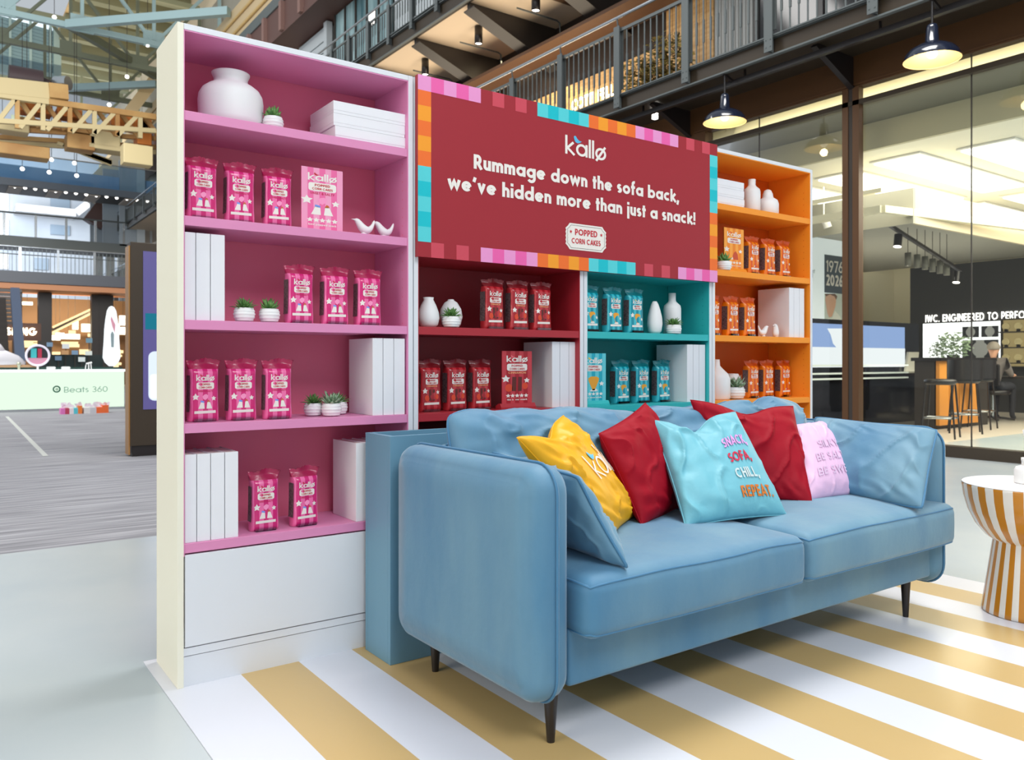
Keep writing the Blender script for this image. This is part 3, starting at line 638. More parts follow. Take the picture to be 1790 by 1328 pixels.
# ================================================================ BIRD FIGURES
def vtube(mb, pts, rad, n=12, sy=1.0):
    pts = [Vector(p) for p in pts]; vs = []
    for i, (p, r) in enumerate(zip(pts, rad)):
        d = ((pts[min(i+1, len(pts)-1)])-(pts[max(i-1, 0)])).normalized(); w = Vector((0, 1, 0)); u = w.cross(d).normalized()
        vs += [p+u*math.cos(2*PI*k/n)*r+w*math.sin(2*PI*k/n)*r*sy for k in range(n)]
    fs = [(i*n+k, i*n+(k+1) % n, (i+1)*n+(k+1) % n, (i+1)*n+k) for i in range(len(pts)-1) for k in range(n)]
    mb.add(vs, fs+[list(range(n))[::-1], [(len(pts)-1)*n+k for k in range(n)]], 0, True)
def bird(label, x, y, z, s, fl, upright=False, group='white bird figures'):
    t = thing('bird_figurine', label, 'ornament', (x, y, z+.0004), 0, group); mb = MB(); f = -1 if fl else 1
    pts = [(.030, .052), (.026, .053), (.018, .050), (.008, .036), (-.004, .022), (-.018, .018), (-.03, .024), (-.039, .036), (-.045, .050), (-.047, .058)]
    rad = [.0015, .007, .0105, .013, .0175, .0165, .011, .0065, .0045, .002]
    if upright: pts = [(.010, .058), (.006, .060), (.0, .056), (-.002, .044), (-.003, .03), (-.003, .014), (-.003, .001)]; rad = [.003, .010, .0125, .014, .017, .018, .011]
    vtube(mb, [(f*a*s, 0, b*s) for a, b in pts], [r*s for r in rad]); o = mb.build('body', M['ceramic'], t, subs=1)
    mb = MB()
    if not upright: mb.cyl((f*.026*s, 0, .053*s), (f*.041*s, 0, .054*s), .0035*s, .0003, n=8)
    else: mb.cyl((f*.012*s, 0, .058*s), (f*.021*s, 0, .057*s), .0035*s, .0003, n=8)
    mb.build('beak', M['ceramic'], t)
    mb = MB(); mb.lathe([(0, 0), (.010*s, 0), (.012*s, .004*s), (.008*s, .01*s)], 16, c=(-.006*f*s, 0, 0)); mb.build('foot', M['ceramic'], t)
bird('white bird figurine facing left, left of its pair, second pink shelf', sp(615, 651, 390, .05), .05, Z[1], 1.0, True)
bird('white bird figurine with raised tail, right of its pair, second pink shelf', sp(650, 684, 390, .05)+.006, .06, Z[1], .98, True)
bird('white bird figurine with tail up left, third orange shelf', sp(1323, 1348, 575, .05), .05, Z[2], 1.0, False)
bird('upright white bird figurine beside the books, third orange shelf', sp(1346, 1362, 575, .05)+.006, .05, Z[2], 1.05, True, True)
# ================================================================ SOFA
sofa = thing('sofa', 'large blue velvet two-seat sofa with black tapered legs in front of the bookcases', 'sofa', (1.64, -.62, 0))
SO = Vector(sofa.location)
def softbox(mb, x0, x1, y0, y1, z0, z1, r, crown=0, front=0, nz=.004, seed=0):
    c = Vector(((x0+x1)/2, (y0+y1)/2, (z0+z1)/2)); hs = ((x1-x0)/2, (y1-y0)/2, (z1-z0)/2)
    def axis(a):
        k = [-a+r*(1-math.cos(PI/2*i/4)) if 0 else -a+r*i/4 for i in range(4)]; n = max(2, int((2*a-2*r)/.05)); mid = [-a+r+(2*a-2*r)*i/n for i in range(n+1)]
        return k+mid+[-v for v in k[::-1]]
    ax = [axis(h) for h in hs]
    def f(p):
        q = Vector([max(-h+r, min(h-r, p[i])) for i, h in enumerate(hs)]); d = Vector(p)-q
        if d.length > 1e-9: d = d.normalized()*r
        o = q+d; u = o.x/hs[0]; v = o.y/hs[1]; w = o.z/hs[2]
        k = max(0, (1-u*u))*max(0, (1-v*v))
        if o.z > 0: o.z += crown*k**.5*min(1, w*1.2)
        if o.y < 0: o.y -= front*max(0, 1-u*u)**.5*max(0, 1-w*w)**.5*min(1, -v*1.2)
        o += Vector((0, 0, 1))*nz*noise.noise(Vector((o.x*4+seed, o.y*4, o.z*5)))*(1 if o.z > 0 else .3)+Vector((0, -1, 0))*nz*noise.noise(Vector((o.x*7+seed, o.y*3+5, o.z*4)))
        return c+o-SO
    for d in range(3):
        e, g = (d+1) % 3, (d+2) % 3
        for s in (-1, 1):
            A_, B_ = ax[e], ax[g]; vs = []
            for b in B_:
                for a in A_:
                    p = [0, 0, 0]; p[d] = s*hs[d]; p[e] = a; p[g] = b; vs.append(f(p))
            n = len(A_); fs = [(j*n+i, j*n+i+1, (j+1)*n+i+1, (j+1)*n+i) for j in range(len(B_)-1) for i in range(n-1)]
            mb.add(vs, fs, 0, True)
    return f, c, hs
def slab(mb, ya, yb, z0, z1, rad, x0, x1, er, axis='X', bulge=.005, off=SO):
    """rounded panel: outline in (a,z), thickness along the other axis"""
    N = 6
    def outline(ins):
        r = max(.004, rad-ins); return rrect(ya+ins, yb-ins, z0+ins, z1-ins, r, 6)
    loops = []
    for i in range(7):   # bottom cap centre to side
        pass
    t = x1-x0; prof = [(x0-bulge, .32), (x0-bulge*.7, .16), (x0-bulge*.2, .07)]+[(x0+er*(1-math.sin(a)), er*(1-math.cos(a))*1.0) for a in [0, .4, .8, 1.2, PI/2]][::1]
    prof = [(x0-bulge, .10), (x0-bulge*.55, .05)]+[(x0+er*(1-math.cos(a)), er*(1-math.sin(a))) for a in [0, PI/8, PI/4, 3*PI/8, PI/2]]
    prof += [(x1-er*(1-math.cos(a)), er*(1-math.sin(a))) for a in [PI/2, 3*PI/8, PI/4, PI/8, 0]]+[(x1+bulge*.55, .05), (x1+bulge, .10)]
    n = None; vs = []
    for x, ins in prof:
        o = outline(ins); n = len(o)
        for a, z in o: vs.append((Vector((x, a, z)) if axis == 'X' else Vector((a, x, z)))-off)
    fs = [(j*n+i, j*n+(i+1) % n, (j+1)*n+(i+1) % n, (j+1)*n+i) for j in range(len(prof)-1) for i in range(n)]
    mb.add(vs, fs, 0, True); mb.add(vs[:n], [list(range(n))], 0, True); mb.add(vs[-n:], [list(range(n))[::-1]], 0, True)
def piping(parent, pts, r=.0045, closed=True):
    return MB().tube(pts, r, 6, closed).build('piping', M['velvetd'], parent)
for x0, x1, xp in ((.602, .726, .668), (2.545, 2.662, 2.606)):
    mb = MB(); slab(mb, -1.0, -.235, .118, .728, .075, x0, x1, .048)
    a = mb.build('armrest', M['velvet'], sofa, weld=True)
    piping(a, [Vector((xp, y, z))-SO for y, z in rrect(-1.003, -.232, .115, .731, .078, 8)])
mb = MB(); slab(mb, .73, 2.54, .13, .722, .05, -.352, -.24, .04, 'Y'); bk = mb.build('backrest', M['velvet'], sofa, weld=True)
piping(bk, [Vector((x, -.31, z))-SO for x, z in rrect(.73, 2.54, .13, .726, .05, 6)])
mb = MB(); softbox(mb, .728, 2.56, -.975, -.30, .148, .300, .012, nz=.001); mb.build('base', M['velvet'], sofa, weld=True)
seats = []
for i, (x0, x1) in enumerate(((.715, 1.640), (1.648, 2.600))):
    mb = MB(); fs_, c_, h_ = softbox(mb, x0 if i else .729, x1, -1.055, -.345, .283, .438, .035, crown=.034, front=.018, seed=i*9); s = mb.build('seat_cushion', M['velvet'], sofa, weld=True)
    for zz in (.428, .291):
        pts = []; hx, hy, hz = h_; z_ = zz-c_.z
        for a_, b_ in ((-hx, -hy), (hx, -hy), (hx, hy), (-hx, hy)):
            nx = {(-hx, -hy): (1, 0, hx), (hx, -hy): (0, 1, hy), (hx, hy): (-1, 0, hx), (-hx, hy): (0, -1, hy)}[(a_, b_)]
            n_ = 60 if nx[0] else 40
            for k in range(n_): pts.append(fs_((a_+nx[0]*2*nx[2]*k/n_, b_+nx[1]*2*nx[2]*k/n_, z_)))
        q_ = []
        for p_ in pts:
            if not q_ or (Vector(p_)-q_[-1]).length > .006: q_.append(Vector(p_))
        MB().tube(q_, .0034, 6, True).build('piping', M['velvetd'], s)
for x, y in ((.70, -.935), (.70, -.335), (2.447, -.935), (2.447, -.335)):
    zt = .15 if x > 1 else .12
    MB().cyl((x-SO.x, y-SO.y, .0031), (x-SO.x, y-SO.y+0, zt+.012), .0105, .0195, 20).build('leg', M['black'], sofa)
# ---------------------------------------------------------------- cushions
def cushion(name, label, A, Bc, Cc, D, th, m, pipe=None, pinch=.05, wr=.006, chop=0, uc=.5, group=None, seed=0, parent=None, back=1.0, bow=0, pr=.0035, wf=5, ears=0, thb=None, rc=0, wave=0, calm=None):
    A, Bc, Cc, D = Vector(A), Vector(Bc), Vector(Cc), Vector(D); o0 = (Cc+D)/2; nrm = (D-A).cross(Bc-A).normalized()
    t = thing(name, label, 'cushion', o0, 0, group); thb = th if thb is None else thb
    def base(u, v):
        pu = 1-pinch*(1-(2*v-1)**2); pv = 1-pinch*(1-(2*u-1)**2)
        uu = .5+(u-.5)*pu; vv = .5+(v-.5)*pv
        vv += chop*math.exp(-((u-uc)/.2)**2)*(1-v)**2
        a_, b_ = 2*u-1, 2*v-1; kk = (a_*b_)**8; uu -= rc*kk*(1 if a_ > 0 else -1); vv -= rc*1.6*kk*(1 if b_ > 0 else -1)
        vv += wave*noise.noise(Vector((u*6+seed, 3.3, v*2)))*(1-v)
        p = (A*(1-uu)+Bc*uu)*(1-vv)+(D*(1-uu)+Cc*uu)*vv
        return p-nrm*bow*math.sin(PI*v)
    def surf(u, v, s=1, off=0):
        p = base(u, v); a = max(0, 1-abs(2*u-1)**3.2); b = max(0, 1-abs(2*v-1)**3.2); k = (a*b)**.5; T = th if s > 0 else thb
        q = Vector((u*wf+seed*3.7, v*wf*.6+seed, s*2.0))
        w = .5*noise.noise(q*.8)+.35*noise.noise(q*2.1)
        # folds running in from the edges and corners
        ed = 1-min(1, 4.5*min(u, 1-u, v, 1-v)); fo = math.sin((u-v)*26+seed+4*noise.noise(q*.7))*.35*(1-abs(ed-.5)*2 if ed > 0 else 0)
        rid = (1-abs(noise.noise(Vector((u*wf*.9+seed*1.3+.6*v, v*wf*.55+9+.8*u, 1.5))))*2)**6*1.1-.2
        if calm and s > 0: cu = max(0, 1-max(0, abs(u-calm[0])-calm[2])/.12); cv = max(0, 1-max(0, abs(v-calm[1])-calm[3])/.12); w, fo, rid = [q_*(1-.85*cu*cv) for q_ in (w, fo, rid)]
        h = T*k+wr*(w+fo+rid)*min(1, k*1.6)*(1 if s > 0 else .5)-(T*chop*1.2*math.exp(-((u-uc)/.22)**2)*(1-v)**3)*k
        return p+nrm*(s*(max(h, .0)+off))-o0
    n = 76
    mb = MB(); mb.grid(lambda u, v: surf(sm_(u), sm_(v), 1), n, n); mb.grid(lambda u, v: surf(sm_(u), sm_(v), -1), n, n, flip=True)
    c = mb.build('cover', m, t, weld=True)
    if pipe:
        E_ = [(i/24, 0) for i in range(24)]+[(1, i/24) for i in range(24)]+[(1-i/24, 1) for i in range(24)]+[(0, 1-i/24) for i in range(24)]
        MB().tube([base(sm_(u), sm_(v))-o0 for u, v in E_], pr, 6, True).build('piping', pipe, t)
    t['_s'] = 0; del t['_s']
    return t, surf
def sm_(t): return t+.07*math.sin(2*PI*t)*-1
vel = lambda n, r, g, b, sh=.4, ro=.55: mat(n, srgb(r, g, b), ro, sheen=sh, bump=(13, .35, .012))
VY = vel('yellow_velvet', 234, 170, 8, 0, .5); VR = vel('crimson_velvet', 152, 0, 28, 0, .65); VR.node_tree.nodes['Principled BSDF'].inputs['Specular IOR Level'].default_value = .2; VT = vel('aqua_velvet', 108, 180, 196, .12); VP = vel('pale_pink_velvet', 226, 186, 218, .1)
Y3 = Vector
# back cushions of the sofa
a = onY(776, 716, -.375); b = onY(1112, 712, -.375)
cushion('back_cushion', 'long blue piped back cushion on the left half of the sofa', a, b, (b.x+.02, -.50, .462), (a.x-.01, -.50, .462), .12, M['velvet'], M['velvetd'], pinch=.012, wr=.016, seed=2, wf=7, rc=.035, wave=.07, bow=0, group='blue back cushions', pr=.0045)
a = onY(1120, 704, -.375); b = onY(1392, 702, -.375)
cushion('back_cushion', 'blue piped back cushion on the right half of the sofa behind the crimson cushion', a, b, (b.x+.0, -.50, .462), (a.x+.005, -.50, .462), .12, M['velvet'], M['velvetd'], pinch=.012, wr=.018, seed=6, wf=7, rc=.035, wave=.16, group='blue back cushions', pr=.0045)
# arm cushions
cushion('arm_cushion', 'blue piped cushion tipped against the left sofa arm', (.775, -.955, .690), (.80, -.50, .715), (.93, -.56, .458), (.868, -1.052, .452), .058, M['velvet'], M['velvetd'], pinch=.05, wr=.013, seed=3, rc=.012, group='blue arm cushions', pr=.005, thb=.05)
cushion('arm_cushion', 'blue piped cushion tipped against the right sofa arm', onY(1424, 728, -.52), onY(1640, 750, -1.0), onZ(1613, 890, .455), (2.33, -.60, .462), .06, M['velvet'], M['velvetd'], pinch=.03, wr=.010, seed=8, rc=.012, group='blue arm cushions', pr=.005)
# scatter cushions
ty, sy_ = cushion('scatter_cushion', 'yellow cushion with stitched white logo and blue bird, leaning at the left arm', (.735, -.735, .778), (1.071, -.527, .815), (1.345, -.585, .462), (1.02, -.80, .462), .062, VY, pinch=.045, wr=.013, chop=.10, uc=.42, calm=(.66, .45, .28, .12), seed=1, pipe=VY, pr=.0025)
mb = MB(); yf_ = lambda a, b: sy_(a, 1-b, 1, .0032)
kallo(ty, .36, .44, .60, yf_, M['offwhite'], M['printblue'], w=.075, sz=.25)
cushion('scatter_cushion', 'crimson cushion between the yellow and the aqua cushions', onY(1047, 758, -.56), onY(1128, 704, -.43), onZ(1215, 878, .462), onZ(1122, 920, .462), .062, VR, pinch=.05, wr=.010, seed=4, pipe=VR, pr=.0025)
cushion('scatter_cushion', 'crimson cushion behind the aqua and pale pink cushions', onY(1207, 699, -.46), onY(1386, 710, -.53), onZ(1420, 880, .462), onZ(1262, 872, .462), .058, VR, pinch=.045, wr=.013, chop=.10, uc=.5, seed=5, pipe=VR, pr=.0025)
tp, sp_ = cushion('scatter_cushion', 'pale pink cushion with stitched lettering near the right arm', onY(1372, 744, -.55), onY(1442, 735, -.56), onZ(1507, 864, .462), onZ(1408, 878, .462), .055, VP, pinch=.035, wr=.009, calm=(.56, .58, .4, .26), seed=7)
mb = MB(); pf_ = lambda a, b: sp_(a, 1-b, 1, .003)
spt = mat('silver_pink_thread', srgb(214, 186, 214), .4)
for s_, y_, w_ in (('SILKY', .57, .44), ('BE SALTY', .40, .66), ('BE SWEET', .22, .74)): mb = MB(); text(mb, s_, .56, y_, .10, pf_, w=.15, width=w_, align='c'); mb.build('embroidered_lettering', spt, tp, recalc=False)
tt, st_ = cushion('scatter_cushion', 'aqua cushion with stitched words in front of both crimson cushions', (1.497, -.500, .780), (1.880, -.570, .800), (1.815, -.850, .455), (1.372, -.785, .455), .062, VT, pinch=.045, wr=.014, chop=.15, uc=.40, calm=(.72, .62, .2, .3), seed=11, pipe=VT, pr=.0025)
tf = lambda a, b: st_(a, 1-b, 1, .0032)
for s_, y_, w_, c_ in (('SNACK,', .60, .30, mat('lilac_thread', srgb(214, 150, 214), .5)), ('SOFA,', .44, .26, mat('crimson_thread', srgb(200, 30, 70), .5)), ('CHILL,', .28, .26, mat('silver_thread', srgb(196, 212, 214), .4)), ('REPEAT.', .115, .34, mat('ochre_thread', srgb(206, 112, 22), .5))):
    mb = MB(); text(mb, s_, .55, y_, .095, tf, w=.19, width=w_); mb.build('embroidered_lettering', c_, tt, recalc=False)
# ================================================================ PLANTER TROUGH
pl = thing('trough', 'tall open blue painted trough standing between sofa and bookcases', 'planter', (1.55, -.115, 0))
x0, x1, y0, y1, e = .604-1.55, .97, -.094, .0925, .018
B(x0, x1, y0, y0+e, .0035, .749).build('front_panel', M['bluepaint'], pl, bevel=.0008)
B(x0, x1, y1-e, y1, .0035, .749).build('rear_panel', M['bluepaint'], pl, bevel=.0008)
B(x0, x0+e, y0+e+.0003, y1-e-.0003, .0035, .749).build('end_panel', M['bluepaint'], pl, bevel=.0008)
B(x1-e, x1, y0+e+.0003, y1-e-.0003, .0035, .749).build('end_panel', M['bluepaint'], pl, bevel=.0008)
B(x0+e+.0003, x1-e-.0003, y0+e+.0003, y1-e-.0003, .64, .655).build('inner_shelf', M['bluepaint'], pl)
# ================================================================ SIDE TABLE
tb = thing('side_table', 'mushroom-shaped white and ochre striped side table at the right edge', 'table')
tc = onK(1802, 1072, 3.2); tb.location = (tc.x, tc.y, .0031)
sm = stripe_mat('painted_table_stripes', srgb(234, 232, 228), srgb(196, 128, 18), 22/(2*PI), 'ANG', .3, coat=.4)
MB().lathe([(.165, 0), (.172, .004), (.170, .02), (.135, .26), (.1315, .283)], 64).build('pedestal', sm, tb)
MB().lathe([(.1315, .283), (.158, .30), (.195, .345), (.222, .40), (.237, .455), (.242, .492), (.2435, .500), (.242, .505)], 64).build('bowl', sm, tb)
MB().lathe([(0, .503), (.238, .503), (.2425, .506), (.240, .509), (0, .5095)], 64).build('table_top', M['ceramic'], tb)
rd = thing('reed_diffuser', 'white reed diffuser bottle with white reeds on the striped side table', 'diffuser', (tc.x, tc.y+.005, .5127))
MB().lathe([(0, 0), (.049, 0), (.053, .004), (.053, .052), (.047, .064), (.030, .070), (.0275, .072), (.0275, .088), (.029, .09), (.029, .10), (.012, .10), (.012, .085), (0, .085)], 40).build('bottle', M['ceramic'], rd)
for i, (dx, dy) in enumerate(((-.058, .0), (-.038, -.01), (-.026, .01), (.02, .012), (.045, -.012))):
    MB().cyl((0, 0, .086), (dx, dy, .088+.125), .0022, n=8).build('reed', M['ceramic'], rd)
# ================================================================ STOREFRONT WALL (plane X = 7.95) AND BALCONIES
XF, XE = 7.95, 7.0
wall_b = M['bronze']
struct('wall_right', MB().box(XF, XF+.12, -4.0, 5.1, 4.14, 4.50).box(XF-.02, XF+.0, -4.0, 5.1, 4.155, 4.175), wall_b)
struct('trim_1', B(XF-.03, XF+.12, -4.0, 5.1, 0, .115), M['bronzed'])
struct('trim_2', B(XF-.02, XF+.06, -4.0, 4.9, 3.93, 3.985), M['bronzed'])
struct('wall_right', MB().box(XF, XF+.2, 5.1, 58, 0, 4.5), wall_b)
struct('trim_3', MB().box(XF-.02, XF+.07, 2.755, 2.83, .115, 4.14), M['bronze'])
struct('trim_4', MB().box(XF-.01, XF+.12, 2.70, 2.755, .115, 4.14), M['dark'])
struct('trim_5', MB().box(XF-.02, XF+.07, 2.62, 2.70, .115, 4.14), M['bronze'])
struct('trim_6', MB().box(XF-.02, XF+.14, 4.9, 5.1, .0, 4.14), M['bronze'])
gl = glass('storefront_glass', (.93, .94, .86, 1), .75)
ys = [-4.0, 1.402, 2.585]; n = 1
for a, b in ((-4.0, 1.402), (1.412, 2.62), (2.83, 4.05), (4.06, 4.9)):
    mb = MB(); mb.add([(XF+.05, a, .115), (XF+.05, b, .115), (XF+.05, b, 4.14), (XF+.05, a, 4.14)], [(0, 1, 2, 3)]); o = struct('window_%d' % n, mb, gl, recalc=False); n += 1
for y in (1.407, 4.055): struct('trim_7', B(XF+.045, XF+.06, y-.005, y+.005, .115, 4.14), M['dark'])
# walkway decks
struct('ceiling', MB().box(XE+.05, 12, -4, 50, 4.50, 4.60), M['bronzed'])
creamc = mat('cream_soffit', srgb(222, 200, 172), .7)
struct('ceiling', MB().box(XE+.05, 9.0, 8.6, 50, 7.32, 7.45), creamc)
struct('ceiling', MB().box(XE+.05, 9.0, -4, 8.6, 7.32, 7.45), mat('brown_soffit', srgb(108, 78, 52), .6))
for nm, z0, z1 in (('walkway_edge_beam', 4.40, 4.615), ('walkway_edge_beam', 7.30, 7.60)):
    t = thing(nm, 'steel edge beam of the %s walkway' % ('lower' if z0 < 5 else 'upper'), 'beam', (XE, 0, z0))
    B(0, .05, -4, 50, 0, z1-z0).build('web', M['bronzed'], t); B(-.055, 0, -4, 50, 0, .018).build('flange', M['steel'], t); B(-.055, 0, -4, 50, z1-z0-.018, z1-z0).build('flange', M['steel'], t)
t = thing('service_rail', 'black continuous rail under the lower walkway that holds the pendant lamps', 'beam', (7.16, 0, 4.30)); B(-.03, .03, -4, 12, 0, .06).build('rail', M['black'], t)
for k in range(9): B(-.012, .012, -3.2+1.7*k, -3.18+1.7*k, .06, .2).build('hanger', M['black'], t)
def railing(label, Yp, zb, zr, near, group):
    """posts at Yp, balusters between them"""
    t = thing('balcony_railing', label, 'railing', (XE-.06, Yp[0], zb), 0, group); L = Yp[-1]-Yp[0]; H = zr-zb
    post = None
    for y in Yp:
        if post is None:
            mb = MB(); mb.box(-.035, -.02, -.055, .055, 0, H-.12).box(-.02, .05, -.012, .012, 0, H-.12).box(.035, .05, -.055, .055, .25, H-.12)
            for zz in (.05, .13):
                for yy in (-.03, .03): mb.cyl((-.035, yy, zz), (-.042, yy, zz), .008, n=6)
            mb.bar((0, 0, H-.14), (-.02, 0, H-.01), .015); post = mb.build('post', M['steel'], t)
        else: post = post.copy(); COL.objects.link(post)
        post.location = (0, y-Yp[0], 0)
    MB().cyl((-.02, -.2, H), (-.02, L+.2, H), .022, n=10).build('handrail', M['silver'], t)
    B(.0, .03, -.2, L+.2, H-.19, H-.15).build('top_rail', M['steel'], t); B(-.01, .04, -.2, L+.2, .17, .185).build('bottom_rail', M['steel'], t)
    bl = None; k = 0; sp_ = .112; y = .11
    if near:
        while y < L:
            if min(abs(y-(p-Yp[0])) for p in Yp) > .07:
                if bl is None:
                    mb = MB(); j = .42; mb.box(.012, .022, -.009, .009, .185, j).box(.008, .026, -.016, .010, j, j+.28).box(.012, .022, -.009, .009, j+.28, H-.19); bl = mb.build('baluster', M['steel'], t)
                else: bl = bl.copy(); COL.objects.link(bl)
                bl.location = (0, y, 0)
            y += sp_
    else:
        mb = MB()
        while y < L: mb.box(.01, .024, y-.01, y+.01, .185, H-.19); y += .16
        tag(mb.build('baluster', M['steel'], t), kind='stuff')
    return t
railing('grey steel balcony railing of the lower walkway above the glass storefront', [3.09+1.24*k for k in range(-3, 6)], 4.44, 5.66, True, 'walkway railings')
railing('grey steel balcony railing of the upper walkway, above the pink bookcase', [9.49+.975*k for k in range(-1, 9)], 7.45, 8.38, True, 'walkway railings')
railing('far stretch of the lower walkway railing behind the display totem', [18+3*k for k in range(11)], 4.44, 5.66, False, 'walkway railings')
railing('far stretch of the upper walkway railing left of the pink bookcase', [20+2*k for k in range(15)], 7.45, 8.38, False, 'walkway railings')
# gussets under the lower walkway
for y in (-1.0, 2.71, 5.2):
    mb = MB(); mb.prism([(XF, 4.49), (7.2, 4.49), (7.2, 4.44), (XF, 4.12)], lambda a, b, d: (a, d, b), y-.012, y+.012); mb.bar((7.2, y, 4.45), (XF, y, 4.13), .07, .02)
    tag(mb.build('steel_bracket', M['black']), 'black triangular steel bracket under the walkway, %s' % {-1.0: 'outside the frame at right', 2.71: 'above the storefront column', 5.2: 'left of the hanging lamps'}[y], 'bracket')
# tapered beams and downlights under the upper walkway
for k in range(-1, 4):
    y = 9.62+1.95*k-.1
    mb = MB(); mb.prism([(XE+.06, 7.31), (9.0, 7.31), (9.0, 6.55), (8.3, 6.75), (XE+.06, 7.22)], lambda a, b, d: (a, d, b), y, y+.09); mb.prism([(9.0, 6.53), (8.3, 6.73), (XE+.06, 7.20), (XE+.06, 7.22), (8.3, 6.75), (9.0, 6.55)], lambda a, b, d: (a, d, b), y-.12, y+.21)
    tag(mb.build('tapered_beam', M['dark']), 'dark tapered cantilever beam under the upper walkway', 'beam', 'tapered beams under the upper walkway')
lampglow = emis('warm_lamp_glow', (1, .80, .48, 1), 9); lampw = emis('white_lamp_glow', (1, .94, .85, 1), 9)
for i, y in enumerate((8.5, 10.3, 12.35)):
    t = thing('downlight', 'black cylinder downlight under the upper walkway, %s of three' % ('rightmost', 'middle', 'leftmost')[i], 'lamp', (7.74, y, 6.98), 0, 'cylinder downlights')
    MB().lathe([(0, .33), (.075, .33), (.075, 0), (.068, 0), (.068, .05), (0, .05)], 20).build('housing', M['black'], t)
    MB().lathe([(0, .02), (.067, .02)], 20).build('lamp_face', lampw, t)
for y in (9.0, 10.9, 12.8):
    t = thing('conduit', 'thin cable conduit under the upper walkway, %s of three' % {9.0: 'rightmost', 10.9: 'middle', 12.8: 'leftmost'}[y], 'pipe', (8.3, y, 7.2), 0, 'conduits under the upper walkway')
    MB().tube([(-.6, 0, 0), (.3, 0, 0), (.36, 0, -.03), (.38, 0, -.3)], .015, 6).build('pipe', M['steel'], t)
struct('ceiling', B(8.15, 8.9, 5.6, 16, 6.60, 6.66), mat('brown_tray', srgb(92, 62, 40), .5))
# lower walkway shop behind the railing
XL = 9.0
struct('wall_right', MB().box(XL, XL+.1, -4, 24, 4.6, 7.32), mat('dark_brown_wall', srgb(44, 34, 28), .6))
sa = onX(1000, 190, XL-.06); sb = onX(1084, 150, XL-.06); t = thing('shop_sign', 'glowing cream letters on a lit timber fascia behind the lower walkway railing', 'sign', (XL-.02, (sa.y+sb.y)/2, sa.z-.05))
wood = mat('light_oak', srgb(206, 162, 104), .5, var=((3, 3, 26), srgb(190, 146, 92), srgb(216, 178, 124)))
for k in range(10): B(-.04, 0, -1.6+.42*k, -1.19+.42*k, -.12, .50).build('plank', wood, t, bevel=.003)
mb = MB(); text(mb, 'COTTI FELLA', 0, 0, .2, lambda u, v: (-.05, -u, v), w=.22, width=sa.y-sb.y, align='c'); 
mb.build('lit_lettering', emis('sign_letters', (1, .93, .72, 1), 6), t, recalc=False)
l = bpy.data.lights.new('shop_sign_lamp', 'AREA'); l.shape = 'RECTANGLE'; l.size = 3.6; l.size_y = .15; l.energy = 22; l.color = (1, .8, .5); lo = bpy.data.objects.new('shop_sign_lamp', l); COL.objects.link(lo); lo.location = (XL-.35, 9.4, 6.35); lo.rotation_euler = (0, math.radians(-25), PI/2)
t = thing('timber_screen', 'vertical light oak screen behind the lower walkway railing', 'wall panel', (XL-.02, onX(1210, 50, XL).y, 4.6))
for k in range(7): B(-.05, 0, -.48+.14*k, -.35+.14*k, 0, 2.6).build('plank', wood, t, bevel=.004)
t = thing('corrugated_panel', 'pale grey corrugated panel right of the oak screen on the lower walkway', 'wall panel', (XL-.02, onX(1282, 50, XL).y, 4.6)); mb = MB()
for k in range(12): mb.cyl((-.01, -.36+.065*k, 0), (-.01, -.36+.065*k, 2.6), .03, n=8)
tag(mb.build('rib', mat('pale_grey_metal', srgb(170, 172, 170), .4), t), kind='stuff')
t = thing('shop_window_frame', 'black framed dark window right of the grey panel on the lower walkway', 'window', (XL-.02, onX(1282, 50, XL).y-1.45, 4.6))
for a, b in ((-1.05, -.1), (0, .95)):
    B(-.03, 0, a, b, 0, 2.5).build('pane', mat('dark_glass', srgb(20, 22, 24), .08), t); B(-.06, -.03, b-.0, b+.07, 0, 2.5).build('mullion', M['black'], t)
random.seed(3)
def bush(label, x, y, z, r, h, n, m, pot=None, name='potted_shrub'):
    t = thing(name, label, 'plant', (x, y, z)); mb = MB()
    for i in range(n):
        d = Vector((random.gauss(0, 1), random.gauss(0, 1), random.gauss(0, 1))).normalized()*random.random()**.4
        p = Vector((d.x*r, d.y*r, h*.55+d.z*h*.45)); a = Vector((random.gauss(0, 1), random.gauss(0, 1), random.gauss(0, .6))).normalized()*r*.16; b = a.orthogonal().normalized()*r*.07
        mb.add([p-a, p+b, p+a, p-b], [(0, 1, 2, 3)])
    tag(mb.build('foliage', m, t, recalc=False), kind='stuff')
    if pot: MB().lathe([(0, 0), (pot*.7, 0), (pot, h*.25), (pot*.92, h*.25), (0, h*.2)], 20).build('pot', M['black'], t)
    else: MB().cyl((0, 0, 0), (0, 0, h*.5), .02).build('stem', M['dark'], t)
    return t
gold_leaf = mat('olive_leaf', srgb(120, 112, 52), .5, var=((9, 9, 9), srgb(70, 74, 34), srgb(180, 150, 80)))
bush('dense olive-green shrub behind the railing of the lower walkway', 8.2, onX(1168, 110, 8.2).y, 4.62, .42, 1.25, 900, gold_leaf, .3)
bush('second olive-green shrub behind the railing nearer the lit sign', 8.2, onX(1118, 130, 8.2).y, 4.6, .40, 1.1, 800, gold_leaf, .3)
